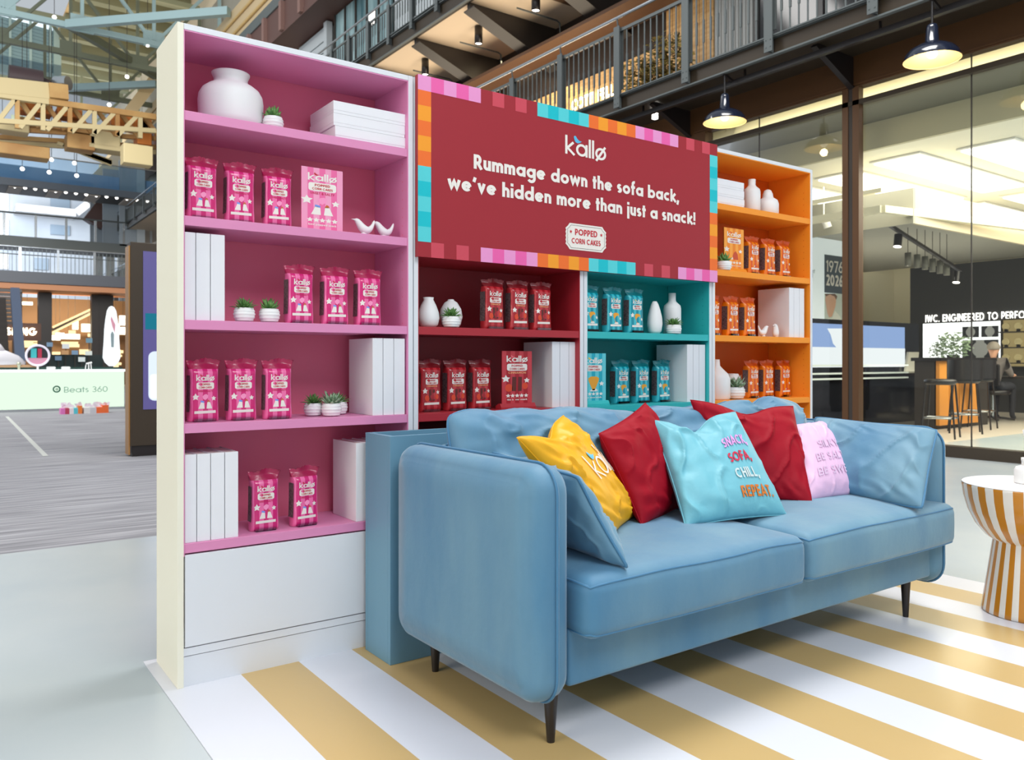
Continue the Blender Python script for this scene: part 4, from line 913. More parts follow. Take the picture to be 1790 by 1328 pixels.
# upper walkway wall: louvred tower, curtain glass, white wall
pw = mat('pale_grey_wall', srgb(176, 184, 188), .6)
struct('wall_right', MB().box(9.0, 9.2, 8.0, 16.2, 7.45, 11.1), pw)
lt = thing('louvre_tower', 'pale grey louvred tower standing on the upper walkway', 'tower', (9.0, 21.9, 7.45))
B(.05, .6, -1.2, 1.15, 0, 3.7).build('core', pw, lt)
for k in range(10): B(-.03, .05, -1.2, .75, .15+.34*k, .45+.34*k).build('slat', pw, lt)
B(-.08, .1, -1.45, -1.22, 0, 3.7).build('column', pw, lt)
cg = thing('glass_screen', 'blue-green glazed screen behind the upper walkway railing', 'window', (9.0, 18.3, 7.45)); gm = mat('blue_green_glass', srgb(96, 132, 140), .15, var=((3, 3, .4), srgb(66, 98, 106), srgb(150, 178, 182)))
for k in range(5): B(0, .05, -1.9+.72*k, -1.25+.72*k, 0, 3.7).build('pane', gm, cg); B(-.05, .05, -1.25+.72*k, -1.2+.72*k, 0, 3.7).build('mullion', M['dark'], cg)
t = thing('notice_screen', 'small bright screen behind the upper walkway railing', 'screen', (8.6, 14.0, 7.9)); p = onX(652, 25, 8.4); t.location = (8.4, p.y, p.z-.12)
B(-.03, 0, -.2, .2, -.18, .22).build('frame', M['black'], t); B(-.035, -.03, -.18, .18, -.16, .2).build('display', emis('notice_glow', (1, .95, .88, 1), 2.2), t)
# ================================================================ PENDANT LAMPS
for i, (px, Yl) in enumerate(((1621.5, 1.30), (1267, 3.78))):
    t = thing('pendant_lamp', ('large', 'smaller-looking')[i]+' navy enamel factory pendant lamp, '+('nearer the right edge' if i == 0 else 'just above the orange bookcase'), 'lamp', (7.0, Yl, 3.83), 0, 'factory pendant lamps')
    navy = mat('navy_enamel', srgb(28, 34, 52), .12, coat=.8) if i == 0 else bpy.data.materials['navy_enamel']
    cin = mat('glowing_enamel_inside', srgb(250, 225, 160), .4, emit=(1, .70, .34, 1), es=.32) if i == 0 else bpy.data.materials['glowing_enamel_inside']  # bulb glow on the reflector put into the enamel as emission
    MB().lathe([(.252, 0), (.250, .015), (.235, .06), (.20, .10), (.14, .135), (.075, .155), (.062, .17), (.052, .30), (.046, .33), (.02, .345), (0, .345)], 48).build('shade', navy, t)
    pr = [(.252, 0)]
    for k in range(9): r = .245-.024*k; pr += [(r, .012+.012*k), (r-.008, .006+.013*k)]
    pr += [(.03, .12), (0, .12)]
    MB().lathe(pr, 48).build('reflector', cin, t)
    MB().lathe([(0, .02), (.03, .025), (.048, .05), (.045, .08), (.02, .105), (0, .11)], 20).build('bulb', emis('pendant_bulb', (1, .84, .55, 1), 4) if i == 0 else bpy.data.materials['pendant_bulb'], t)
    MB().cyl((0, 0, .34), (0, 0, .57), .011, n=8).build('rod', M['black'], t)
    MB().bar((-.02, 0, .575), (.19, 0, .50), .03, .03).build('arm', M['black'], t)
    pl_ = bpy.data.lights.new('pendant_light', 'POINT'); pl_.energy = 5; pl_.color = (1, .74, .4); pl_.shadow_soft_size = .05; plo = bpy.data.objects.new('pendant_light', pl_); COL.objects.link(plo); plo.location = (7.0, Yl, 3.78)
t = thing('spotlight', 'tiny white square spotlight on the dark soffit left of the pendant lamps', 'lamp', onX(1145, 203, 7.6)); MB().box(-.03, .03, -.03, .03, -.04, .04).build('lamp_face', lampw, t); MB().cyl((0, 0, .04), (0, 0, .25), .01, n=6).build('stem', M['black'], t)
XW = 16.4
def onW(x, y, X=None): return onX(x, y, X or XW)
# ================================================================ STORE INTERIOR BEHIND THE GLASS
ivory = mat('store_ivory_wall', srgb(238, 232, 208), .7)
struct('wall_back', B(18.6, 18.7, -4, 9, 0, 5.2), ivory)
struct('wall_left', B(8.1, 18.6, 8.2, 8.3, 0, 5.2), ivory)
struct('ceiling', B(8.1, 16.6, -4, 8.2, 4.75, 4.85) if 0 else B(8.12, 18.6, -4, 8.2, 4.38, 4.48), ivory)
struct('ceiling', B(8.06, 8.80, -4, 8.2, 3.95, 4.0), mat('store_grey_soffit', srgb(112, 110, 98), .6))
struct('ceiling', B(8.80, 8.86, -4, 8.2, 3.62, 4.0), mat('store_beige_bulkhead', srgb(196, 190, 164), .6))
# luminous ceiling
struct('ceiling', B(8.86, 18.6, -4, 8.2, 3.62, 3.66), mat('store_white_ceiling', srgb(244, 240, 226), .6))
lc = emis('ceiling_light_panel', (1, .97, .88, 1), 3.4)
ordn = ['first', 'second', 'third', 'fourth', 'fifth', 'sixth', 'seventh', 'eighth', 'ninth', 'tenth', 'eleventh', 'twelfth', 'thirteenth', 'fourteenth']
for r_, x in enumerate((10.9, 14.6)):
    for k, y in enumerate([7.0-1.0*k for k in range(11)]):
        t = thing('ceiling_light', 'long bright light panel in the store ceiling, %s from the left in the %s row' % (ordn[k], ('front', 'rear')[r_]), 'lamp', (x+.25*(k % 2), y, 3.575), 0, 'bright store ceiling panels')
        B(-1.55, 1.55, -.34, .34, .02, .04).build('frame', M['ceramic'], t); MB().box(-1.5, 1.5, -.30, .30, .0, .02).build('diffuser', lc, t)
# booth (grey pavilion) in the store
bo = thing('booth', 'grey pavilion frame with raised soffit inside the store', 'booth', (12.4, 4.6, 0)); gb = mat('booth_grey', srgb(158, 156, 144), .6)
def rb(o, x0, x1, y0, y1, z0, z1): return B(x0-o.location.x, x1-o.location.x, y0-o.location.y, y1-o.location.y, z0-o.location.z, z1-o.location.z)
rb(bo, 9.5, 16.5, 2.85, 8.1, 3.02, 3.06).build('soffit', gb, bo)
rb(bo, 9.45, 9.5, 2.8, 8.1, 2.75, 3.2).build('fascia', gb, bo); rb(bo, 9.5, 16.5, 2.8, 2.85, 2.75, 3.2).build('fascia', mat('booth_beige', srgb(206, 192, 164), .6), bo)
t = thing('truss_bar', 'pale exposed ceiling frame crossing the store above the booth', 'beam', (9.1, 3, 3.0)); 
MB().bar((-.2, 3, -.12), (-.2, -.1, -.12), .09).build('rail', ivory, t); MB().bar((-.2, 3, .12), (-.2, -.1, .12), .05).build('rail', ivory, t); MB().bar((-.2, -.1, -.12), (4, -.5, -.05), .09).build('rail', ivory, t)
# track with two spots and six pendants
a = onZ(1543, 386, 2.95); b = onZ(1679, 473, 2.95)
a = onX(1543, 386, 9.9); b = onX(1679, 473, 12.6)
t = thing('track_light', 'black ceiling track with spot heads inside the store', 'lamp', a); MB().bar((0, 0, 0), b-a, .05, .04).build('track', M['black'], t)
for f_, nm in ((.18, 'a'), (.95, 'b')):
    p = (b-a)*f_; h = MB().cyl(p+Vector((0, 0, -.05)), p+Vector((-.03, 0, -.22)), .055, n=14).build('spot_head', M['black'], t); MB().cyl(p+Vector((-.03, 0, -.221)), p+Vector((-.031, 0, -.226)), .05, n=14).build('lamp_face', lampw, h)
for i in range(6):
    px = [1587, 1603, 1617, 1630, 1643, 1655][i]; py = [465, 468, 471, 475, 478, 481][i]; p = onX(px, py, 11.2+.22*i)
    t = thing('cylinder_pendant', 'grey cylinder pendant inside the store, %s from the left of six' % ['first', 'second', 'third', 'fourth', 'fifth', 'last'][i], 'lamp', p, 0, 'row of grey cylinder pendants')
    MB().lathe([(0, .2), (.045, .2), (.045, 0), (.04, .0), (.04, .02)], 16).build('shade', mat('pendant_grey', srgb(110, 108, 98), .5) if i == 0 else bpy.data.materials['pendant_grey'], t)
    MB().lathe([(0, .008), (.04, .008)], 16).build('lamp_face', lampw, t); MB().cyl((0, 0, .2), (0, 0, 3.0-p.z), .005, n=6).build('cord', M['black'], t)
p = onX(1440, 390, 9.3); t = thing('white_spotlight', 'white track spotlight seen through the left storefront pane', 'lamp', p); MB().cyl((0, 0, .1), (.05, -.03, -.06), .055, n=16).build('spot_head', M['ceramic'], t); MB().cyl((0, 0, .1), (0, 0, .5), .01, n=6).build('stem', M['ceramic'], t)
# far wall of the booth with letters and screen
struct('wall_back', B(XW, XW+.1, -4, onW(1591, 600).y, 0, 3.0), mat('booth_dark_wall', srgb(62, 62, 64), .5))
a = onW(1619, 556); b = onW(1790, 548)
t = thing('lit_wall_sign', 'glowing white letters on the dark store wall above the large screen', 'sign', (XW-.03, a.y, 0)); mb = MB()
text(mb, 'IWC. ENGINEERED TO PERFORM', 0, a.z-.09, .15, lambda u, v: (0, -u, v), w=.15, width=(a.y-b.y)*1.12, gap=.14); mb.build('lit_lettering', emis('wall_letters', (1, .97, .95, 1), 4), t, recalc=False)
a = onW(1618, 566); b = onW(1753, 630)
t = thing('wall_screen', 'large white wall screen with dark watch pictures inside the store', 'screen', (XW-.06, (a.y+b.y)/2, b.z)); hw = (a.y-b.y)/2; hh = a.z-b.z
B(-.04, .04, -hw-.03, hw+.03, -.03, hh+.03).build('frame', M['black'], t); B(-.05, -.04, -hw, hw, 0, hh).build('display', emis('white_display', (.93, .96, 1, 1), 1.7), t)
dk = mat('display_dark_image', srgb(60, 62, 70), .3); wt = mat('display_light_image', srgb(200, 205, 212), .4)
for (u0, u1, v0, v1) in ((.53, .74, .60, .88), (.77, .98, .60, .88), (.53, .98, .05, .53)):
    f_ = B(-.056, -.05, hw-2*hw*u1, hw-2*hw*u0, hh*v0, hh*v1).build('picture', dk, t)
    cy_, cz_, r_ = hw-hw*(u0+u1), hh*(v0+v1)/2, hh*(v1-v0)*.42
    mb = MB(); poly(mb, arc(cy_, cz_, r_, r_, 0, 345, 20), lambda a_, b_: (-.058, a_, b_)); poly(mb, [(cy_-r_*.5, cz_-r_*1.15), (cy_+r_*.5, cz_-r_*1.15), (cy_+r_*.5, cz_+r_*1.15), (cy_-r_*.5, cz_+r_*1.15)], lambda a_, b_: (-.0575, a_, b_)); mb.build('picture_watch', wt, f_, recalc=False)
p = onX(1665, 632, 12.6); bush('leafy branches in a dark vase in front of the white wall screen', 12.6, p.y, p.z-.02, .28, .52, 260, mat('sage_leaf', srgb(130, 150, 120), .6), .09, 'vase_of_branches')
p = onX(1640, 632, 12.7); bush('small fern in a black pot left of the branches in front of the wall screen', 12.7, p.y, p.z-.02, .16, .34, 160, mat('fern_leaf', srgb(150, 160, 140), .6), .07)
# counter with amber front
a = onX(1600, 775, 10.9); t = thing('bar_counter', 'bar counter with amber timber front inside the store', 'counter', (12.2, 3.15, 0)); amber = mat('amber_timber', srgb(214, 142, 60), .45)
for k in range(4): rb(t, 11.2+.3*k, 11.48+.3*k, 3.35, 3.40, .06, 1.0).build('front_panel', amber, t)
rb(t, 11.15, 12.9, 3.30, 3.75, 1.0, 1.05).build('worktop', M['black'], t); rb(t, 11.2, 12.85, 3.42, 3.72, 0, 1.0).build('carcass', M['dark'], t)
# shelves with warm objects at the right
t = thing('display_shelving', 'shelving with softly lit watch displays at the right end of the dark store wall', 'shelf', (XW-.25, onW(1778, 600).y, 0))
for z in (.95, 1.25, 1.55, 1.8): B(-.1, .22, -.5, .25, z, z+.02).build('shelf', M['dark'], t)
B(.2, .22, -.5, .25, .9, 1.82).build('back_panel', mat('warm_shelf_back', srgb(150, 130, 80), .5, emit=(1, .8, .4, 1), es=.25), t)
for i, z in enumerate((.97, 1.27, 1.57)):
    for j in (0, 1): 
        q = thing('watch_stand', 'round watch display on the %s lit shelf, %s one' % (('bottom', 'middle', 'top')[i], ('left', 'right')[j]), 'ornament', (XW-.25, t.location.y+.1-.22*j, z), 0, 'round displays on the store shelving'); MB().cyl((0, 0, .1), (.03, 0, .1), .07, n=18).build('dial', mat('warm_ivory', srgb(226, 210, 160), .4) if i+j == 0 else bpy.data.materials['warm_ivory'], q); B(0, .04, -.03, .03, 0, .05).build('stand', M['dark'], q)
# black video cabinet seen through both panes
t = thing('video_cabinet', 'long black cabinet with a wide blue and white screen behind the storefront', 'screen', (10.6, 4.5, 0))
xs0 = onY(1405, 600, 4.5).x; xs1 = onY(1606, 600, 4.5).x; zt = onY(1606, 566, 4.5).z
mb = rb(t, xs0, xs1, 4.5, 4.9, 0, zt); mb.build('cabinet', mat('gloss_black', srgb(24, 26, 32), .12, coat=.5), t)
sx = onY(1580, 600, 4.5).x; zb = onY(1579, 626, 4.5).z; z3 = onY(1560, 645, 4.5).z
rb(t, xs0+.05, sx, 4.485, 4.499, zb, zt-.07).build('display_sky', emis('blue_display', (.30, .44, .80, 1), 1.0), t)
mb = MB(); mb.box(xs0+.05-10.6, sx-10.6, -.02, -.0155, zb-.14, zb+.16); mb.build('display_ground', emis('pale_display', (.86, .92, 1, 1), 1.1), t)
q0 = onY(1446, 572, 4.48); mb = MB(); poly(mb, [((onY(px, py, 4.478).x-10.6), onY(px, py, 4.478).z) for px, py in ((1446, 574), (1475, 574), (1500, 600), (1500, 625), (1466, 612), (1456, 600), (1452, 585))][::-1], lambda a_, b_: (a_, -.0225, b_)); mb.build('display_shape', bpy.data.materials['pale_display'], t, recalc=False)
for z in (.80, .92, .72): rb(t, xs0, sx, 4.42, 4.49, z, z+.025).build('light_bar', mat('white_ledge', srgb(215, 225, 225), .4), t)
mb = MB(); mb.prism([(0, 0), (.35, 0), (.42, .35), (.1, .35)], lambda a_, b_, d: (sx-10.6-.05+a_, d, .80+b_), -.06, -.02); mb.build('side_fin', gb, t)
# anniversary poster wall
t = thing('anniversary_panel', 'wall panel reading 1976 2026 above a portrait, seen left of the storefront column', 'poster', (10.4, 5.2, 0)); YP = 5.2
X0 = onY(1400, 500, YP).x; X1 = onY(1441, 500, YP).x; X2 = onY(1473, 500, YP).x; f_ = lambda dy: (lambda a_, b_: (a_-10.4, -dy, b_))
zt_ = onY(1441, 450, YP).z; zb_ = onY(1441, 511, YP).z; zq = 1.45
rb(t, X0, X2+.12, 5.2, 5.24, zq, 3.0).build('panel', mat('poster_white', srgb(226, 236, 240), .5, emit=(.85, .93, 1, 1), es=.35), t)
rb(t, X1, X2+.05, 5.19, 5.1995, zb_, zt_+.05).build('date_panel', mat('poster_slate', srgb(72, 84, 94), .5), t)
mb = MB(); hgt = (zt_-zb_); text(mb, '1976', X1+.03, zb_+hgt*.60, hgt*.33, f_(.012), w=.15, width=(X2-X1)*.92); text(mb, '2026', X1+.03, zb_+hgt*.20, hgt*.33, f_(.012), w=.22, width=(X2-X1)*.92); mb.build('date_lettering', M['offwhite'], t, recalc=False)
for k in range(3):
    mb = MB(); zz = onY(1420, 474+8*k, YP).z; text(mb, ['element', 'rm und', 'mik.'][k], X0+.06, zz-.03, .07, f_(.004), w=.14); mb.build('caption', mat('poster_grey', srgb(160, 170, 175), .5) if k == 0 else bpy.data.materials['poster_grey'], t, recalc=False)
# portrait: flat print of an older man in profile
Pp = lambda px, py: (onY(px, py, YP).x, onY(px, py, YP).z)
mb = MB(); poly(mb, [Pp(1441, 513), Pp(1441, 572), Pp(1474, 572), Pp(1474, 513)], f_(.003)); mb.build('portrait_ground', mat('portrait_pale', srgb(206, 216, 208), .5), t, recalc=False)
mb = MB(); poly(mb, [Pp(1443, 516), Pp(1442, 524), Pp(1444, 536), Pp(1446, 548), Pp(1449, 555), Pp(1454, 553), Pp(1457, 544), Pp(1460, 535), Pp(1461, 526), Pp(1460, 517), Pp(1452, 513)], f_(.005)); mb.build('portrait_face', mat('portrait_skin', srgb(222, 176, 150), .5), t, recalc=False)
mb = MB(); poly(mb, [Pp(1441, 513.5), Pp(1443, 518), Pp(1450, 514.5), Pp(1458, 518), Pp(1461, 524), Pp(1463, 518), Pp(1459, 513.5)], f_(.007)); mb.build('portrait_hair', mat('portrait_hair', srgb(120, 88, 66), .5), t, recalc=False)
mb = MB(); poly(mb, [Pp(1446, 556), Pp(1443, 572), Pp(1474, 572), Pp(1468, 553), Pp(1459, 543), Pp(1454, 556)], f_(.006)); mb.build('portrait_coat', mat('portrait_coat', srgb(232, 234, 226), .5), t, recalc=False)
# bar stools
def stool(name, label, x, y, rz, back):
    t = thing(name, label, 'stool', (x, y, 0), rz); H = .72
    mb = MB()
    for sx_ in (-1, 1):
        for sy2 in (-1, 1): MB().cyl((sx_*.20, sy2*.20, 0), (sx_*.15, sy2*.15, H-.03), .012, n=8).build('leg', M['black'], t)
    mb.tube([(-.18, -.18, .26), (.18, -.18, .26), (.18, .18, .26), (-.18, .18, .26)], .011, 6, True).build('footrest', M['silver'], t)
    MB().lathe([(0, H-.03), (.17, H-.03), (.20, H), (.195, H+.03), (.15, H+.045), (0, H+.04)], 24).build('seat', M['black'], t)
    if back: 
        mb = MB(); mb.grid(lambda u, v: (.2*math.cos(-PI*.6+PI*1.2*u)*-1.0, .21*math.sin(-PI*.6+PI*1.2*u), H+.02+.28*v), 14, 3); mb.grid(lambda u, v: (.215*math.cos(-PI*.6+PI*1.2*u)*-1.0, .225*math.sin(-PI*.6+PI*1.2*u), H+.02+.28*v), 14, 3, flip=True); mb.build('backrest', M['black'], t)
p1 = onZ(1637, 768, 0); stool('bar_stool', 'low-backed black bar stool in front of the amber counter, nearest the glass', p1.x+.3, p1.y+.1, .3, False)
p1 = onZ(1668, 758, 0); stool('bar_stool', 'black bar stool with curved back beside the low-backed one', p1.x+.3, p1.y, .5, True)
p1 = onZ(1700, 750, 0); stool('bar_stool', 'farthest black bar stool, right of the storefront glass joint', p1.x+.2, p1.y, .2, True)
# office chair and person
pc = onZ(1735, 737, 0); t = thing('swivel_chair', 'black swivel chair with star base under the seated person', 'chair', (pc.x, pc.y, 0))
for i in range(5): MB().bar((0, 0, .09), (.32*math.cos(i*1.257), .32*math.sin(i*1.257), .05), .04, .03).build('base_leg', M['black'], t)
MB().cyl((0, 0, .09), (0, 0, .45), .025, n=10).build('gas_column', M['silver'], t); MB().lathe([(0, .45), (.25, .45), (.27, .48), (.26, .52), (0, .53)], 24).build('seat', M['black'], t)
B(-.26, -.22, -.22, .22, .6, .95).build('backrest', M['black'], t, bevel=.02); MB().bar((-.24, 0, .47), (-.25, 0, .65), .04).build('back_stem', M['black'], t)
pe = thing('person', 'person with short grey hair in a grey-brown top seated with their back to the glass', 'person', (pc.x, pc.y, .53))
def skin(name, pts, edges, rad, m, parent, sub=2):
    me = bpy.data.meshes.new(name); me.from_pydata(pts, edges, []); o = bpy.data.objects.new(name, me); COL.objects.link(o); o.parent = parent
    md = o.modifiers.new('s', 'SKIN'); me.skin_vertices[0].data[0].use_root = True
    for i, r in enumerate(rad): me.skin_vertices[0].data[i].radius = (r, r) if not isinstance(r, tuple) else r
    md.use_smooth_shade = True
    s = o.modifiers.new('d', 'SUBSURF'); s.levels = sub; s.render_levels = sub; me.materials.append(m); return o
cloth = mat('grey_brown_jersey', srgb(112, 104, 100), .8); skn = mat('skin', srgb(214, 160, 132), .5); hair = mat('grey_hair', srgb(150, 140, 128), .8, bump=(90, .5, .01)); trs = mat('dark_trousers', srgb(40, 40, 46), .8)
skin('torso', [(0, 0, .05), (0, 0, .25), (.02, 0, .42), (.03, 0, .52), (.02, .18, .47), (.02, -.18, .47), (.10, .24, .25), (.10, -.24, .25), (.32, .16, .24), (.32, -.16, .24)], [(0, 1), (1, 2), (2, 3), (2, 4), (2, 5), (4, 6), (5, 7), (6, 8), (7, 9)], [(.17, .13), (.16, .12), (.17, .12), (.06, .06), .075, .075, .05, .05, .035, .035], cloth, pe)
skin('head', [(.03, 0, .50), (.03, 0, .58), (.035, 0, .66), (.045, 0, .74), (.13, 0, .66), (.05, .085, .67), (.05, -.085, .67)], [(0, 1), (1, 2), (2, 3), (2, 4), (2, 5), (2, 6)], [.05, .05, .09, .08, .014, .015, .015], skn, pe)
hb = MB(); hb.grid(lambda u, v: (.035-.108*math.cos(PI*(v-.5)*1.0)*math.cos(2*PI*u)*(1 if math.cos(2*PI*u) > 0 else .75), .098*math.cos(PI*(v-.5))*math.sin(2*PI*u), .70+.095*math.sin(PI*(v-.5)) if v > .35 else .70+.095*math.sin(PI*(.35-.5))), 20, 14); hb.build('hair', hair, pe)
for s in (-1, 1):
    skin('leg', [(0, s*.09, .04), (.22, s*.12, .06), (.42, s*.13, .05), (.42, s*.13, -.22), (.40, s*.13, -.44), (.50, s*.13, -.48)], [(0, 1), (1, 2), (2, 3), (3, 4), (4, 5)], [.095, .085, .065, .05, .04, .035], trs, pe)
    skin('hand', [(.32, s*.16, .24), (.39, s*.15, .235), (.46, s*.13, .23), (.465, s*.145, .23), (.468, s*.16, .23), (.46, s*.175, .23), (.41, s*.11, .235)], [(0, 1), (1, 2), (1, 3), (1, 4), (1, 5), (0, 6)], [.028, .032, .009, .009, .009, .008, .010], skn, pe)
t = thing('desk', 'dark desk in front of the seated person', 'table', (pc.x+.75, pc.y, 0)); B(-.35, .35, -.7, .7, .70, .74).build('desk_top', M['dark'], t); B(-.3, .3, -.66, -.62, 0, .70).build('panel_leg', M['dark'], t); B(-.3, .3, .62, .66, 0, .70).build('panel_leg', M['dark'], t)
# ================================================================ DISPLAY TOTEM
t = thing('display_totem', 'tall bronze framed digital display totem standing on the carpet behind the pink bookcase', 'screen', (1.65, 6.75, 0))
B(-.57, .55, -.10, .10, .11, 2.24).build('housing', M['bronzed'], t, bevel=.006)
B(-.55, .53, -.08, .08, .0, .11).build('plinth', M['black'], t)
B(-.585, -.571, -.08, .10, .02, 2.2).build('lit_side_strip', mat('lit_bronze', srgb(176, 130, 76), .35, metal=.4), t)  # light on the bronze side put into a paler strip
scr = mat('display_violet', srgb(64, 60, 104), .3, emit=(.07, .06, .17, 1), es=1.0)
B(-.45, .45, -.108, -.101, .49, 2.15).build('screen', scr, t)
B(-.43, -.20, -.111, -.1085, 1.33, 1.50).build('screen_cyan_block', emis('display_cyan', (.02, .22, .32, 1), .9), t)
mb = MB(); mb.prism(rrect(-.40, -.12, .58, 1.10, .06), lambda a, b, d: (a, d, b), -.112, -.1085); mb.build('screen_white_shape', emis('display_white', (.75, .85, 1, 1), 1.1), t)
mb = MB(); mb.prism(rrect(-.385, -.10, .60, .86, .03), lambda a, b, d: (a, d, b), -.114, -.1122); mb.build('screen_white_shape', emis('display_white_low', (.8, .85, 1, 1), 1.3), t)
# ================================================================ PROMOTION COUNTER
def rb2(o, x0, x1, y0, y1, z0, z1): return B(x0-o.location.x, x1-o.location.x, y0-o.location.y, y1-o.location.y, z0-o.location.z, z1-o.location.z)
YC = 16.2
x0 = onY(-60, 700, YC).x; x1 = onY(217, 700, YC).x; xm = onY(4, 700, YC).x; zc = onY(100, 650, YC).z
t = thing('promotion_counter', 'long backlit pale green counter with dark lettering in the far hall', 'counter', ((x0+x1)/2, YC, 0))
pg = emis('pale_green_panel', (.80, 1.0, .80, 1), 1.05)
rb2(t, xm+.01, x1, YC, YC+.8, .05, zc).build('lit_panel', pg, t); rb2(t, x0, xm-.01, YC, YC+.8, .05, zc).build('lit_panel', pg, t)
rb2(t, x0, x1, YC-.02, YC+.85, 0, .05).build('plinth', M['silver'], t)
rb2(t, x0, x1+.02, YC-.05, YC+.85, zc, zc+.05).build('worktop', emis('counter_top_glow', (.95, 1, 1, 1), 1.4), t)
rb2(t, x0, x1+.02, YC+.3, YC+.85, zc+.05, zc+.09).build('back_step', mat('dark_green', srgb(20, 62, 54), .4), t)
dg = mat('dark_green_print', srgb(14, 96, 72), .5); tg = mat('grey_green_print', srgb(120, 168, 150), .5)
fB = lambda a, b: (a-t.location.x, -.004, b)
q = onY(112, 688, YC); q2 = onY(188, 677, YC); mb = MB(); text(mb, 'Beats 360', q.x, onY(110, 686, YC).z, .115, fB, w=.10, width=q2.x-q.x); mb.build('counter_lettering', tg, t, recalc=False)
q = onY(99, 680, YC); mb = MB(); ribbon(mb, arc(q.x, q.z, .058, .058, 0, 345), True, .026, fB, seg=.02); ribbon(mb, arc(q.x+.004, q.z-.003, .018, .018, 0, 330), True, .012, fB, seg=.02); mb.build('counter_mark', dg, t, recalc=False)
# things on and around the counter
s = onZ(33, 719, 0); t = thing('queue_post', 'pale metal queue post standing in front of the lit counter', 'post', s); MB().lathe([(0, 0), (.17, 0), (.16, .02), (.03, .035), (.022, .05), (.022, .9), (.035, .92), (.035, .97), (0, .98)], 24).build('post', mat('pale_brass', srgb(196, 200, 176), .3, metal=.5), t)
c = onY(66, 621, YC+.2); t = thing('round_light_sign', 'round white framed sign with coloured picture on the counter', 'sign', (c.x, YC+.2, zc+.052)); r = .20
hc = c.z-(zc+.052); mb = MB(); mb.tube([(r*math.cos(a/16*PI), 0, hc+r*math.sin(a/16*PI)) for a in range(32)], .022, 8, True); mb.build('ring', mat('milk_white', srgb(225, 220, 235), .4, emit=(.8, .75, .9, 1), es=.3), t)
mb = MB(); poly(mb, arc(0, hc, r, r, 0, 350, 28), lambda a, b: (a, .005, b)); mb.build('disc', mat('disc_dark', srgb(40, 44, 50), .4), t, recalc=False)
mb = MB(); poly(mb, arc(0, hc, r*.98, r*.98, 195, 345, 16), lambda a, b: (a, .001, b)); mb.build('disc_pink', mat('disc_pink', srgb(225, 160, 185), .5), t, recalc=False)
B(-.12, -.02, -.004, .0, hc-.05, hc+.14).build('picture_cyan', mat('disc_cyan', srgb(70, 200, 205), .5), t); B(-.0, .07, -.004, .0, hc-.05, hc+.14).build('picture_red', mat('disc_red', srgb(190, 50, 80), .5), t); MB().cyl((0, 0, 0), (0, 0, hc-r), .02, n=8).build('stem', M['ceramic'], t)
c = onY(195, 600, YC+.3); t = thing('oval_light_sculpture', 'tall glowing white oval sculpture at the right end of the counter', 'sculpture', (c.x, YC+.3, zc+.092)); zt = onY(195, 535, YC+.3).z-(zc+.09)
ow = emis('glowing_white', (.92, .97, 1, 1), 1.25)
mb = MB(); n = 24; vs = []
prof = [(.02, .05), (.10, .13), (.20, .17), (.32, .165), (.55, .15), (.8, .14), (1.0, .12), (zt-.10, .09), (zt-.02, .05), (zt, .01)]
for z, w_ in prof: vs += [(w_*math.cos(2*PI*i/n), .5*w_*math.sin(2*PI*i/n), z) for i in range(n)]
mb.add(vs, [(k*n+i, k*n+(i+1) % n, (k+1)*n+(i+1) % n, (k+1)*n+i) for k in range(len(prof)-1) for i in range(n)], 0, True); mb.build('body', ow, t)
mb = MB(); poly(mb, [(-.02, .42), (.03, .42), (.035, .7), (.0, .76), (-.03, .7)], lambda a, b: (a, -.082, b)); mb.build('slot', mat('soft_grey', srgb(150, 170, 176), .5), t, recalc=False)
mb = MB(); poly(mb, [(.0, .86), (.05, .72), (.06, .9), (-.02, 1.08), (-.03, 1.0)], lambda a, b: (a, -.079, b)); mb.build('rosy_streak', mat('rosy_print', srgb(240, 170, 190), .5), t, recalc=False)
random.seed(9)
for i, (px, py, w_, h_, cc, nm) in enumerate([(87, 602, .11, .09, (110, 140, 170), 'blue'), (115, 605, .13, .10, (214, 220, 224), 'white'), (114, 616, .13, .09, (190, 140, 90), 'brown'), (131, 616, .12, .09, (110, 140, 170), 'blue'), (156, 595, .12, .10, (90, 130, 150), 'blue'), (155, 617, .13, .09, (214, 220, 214), 'white'), (102, 626, .12, .09, (90, 120, 150), 'blue'), (143, 628, .13, .10, (220, 228, 228), 'white')]):
    p = onY(px, py, YC+.9); t = thing('picture_sign', '%s square display panel on the dark stand behind the counter, %s' % (nm, ['topmost at left', 'upper row centre', 'below the upper white one', 'right of the brown one', 'highest at right', 'right below the highest', 'lowest at left', 'lowest at right'][i]), 'sign', (p.x, YC+.9, p.z)); B(-w_/2, w_/2, 0, .03, -h_/2, h_/2).build('panel', mat('panel_%d' % i, srgb(*cc), .4, emit=(cc[0]/255, cc[1]/255, cc[2]/255, 1), es=.12), t); B(-.008, .008, .008, .02, zc+.09-p.z, -h_/2).build('stem', M['dark'], t)
t = thing('rear_stand', 'low dark stand behind the counter panels', 'shelf', (1.9, YC+1.0, 0)); p = onY(80, 640, YC+1); p2 = onY(180, 620, YC+1); rb2(t, p.x, p2.x, YC+1.0, YC+1.5, 0, p2.z).build('cabinet', mat('green_black', srgb(24, 40, 40), .4), t)
for px, nm in ((89, 'left'), (115, 'right')):
    p = onY(px, 639, YC+.25); t = thing('case', 'small white earphone case on the counter, %s one' % nm, 'box', (p.x, YC+.25, zc+.0525)); mb = MB(); mb.prism(rrect(-.08, .08, 0, .055, .022), lambda a, b, d: (a, d, b), -.03, .03); mb.build('body', M['ceramic'], t)
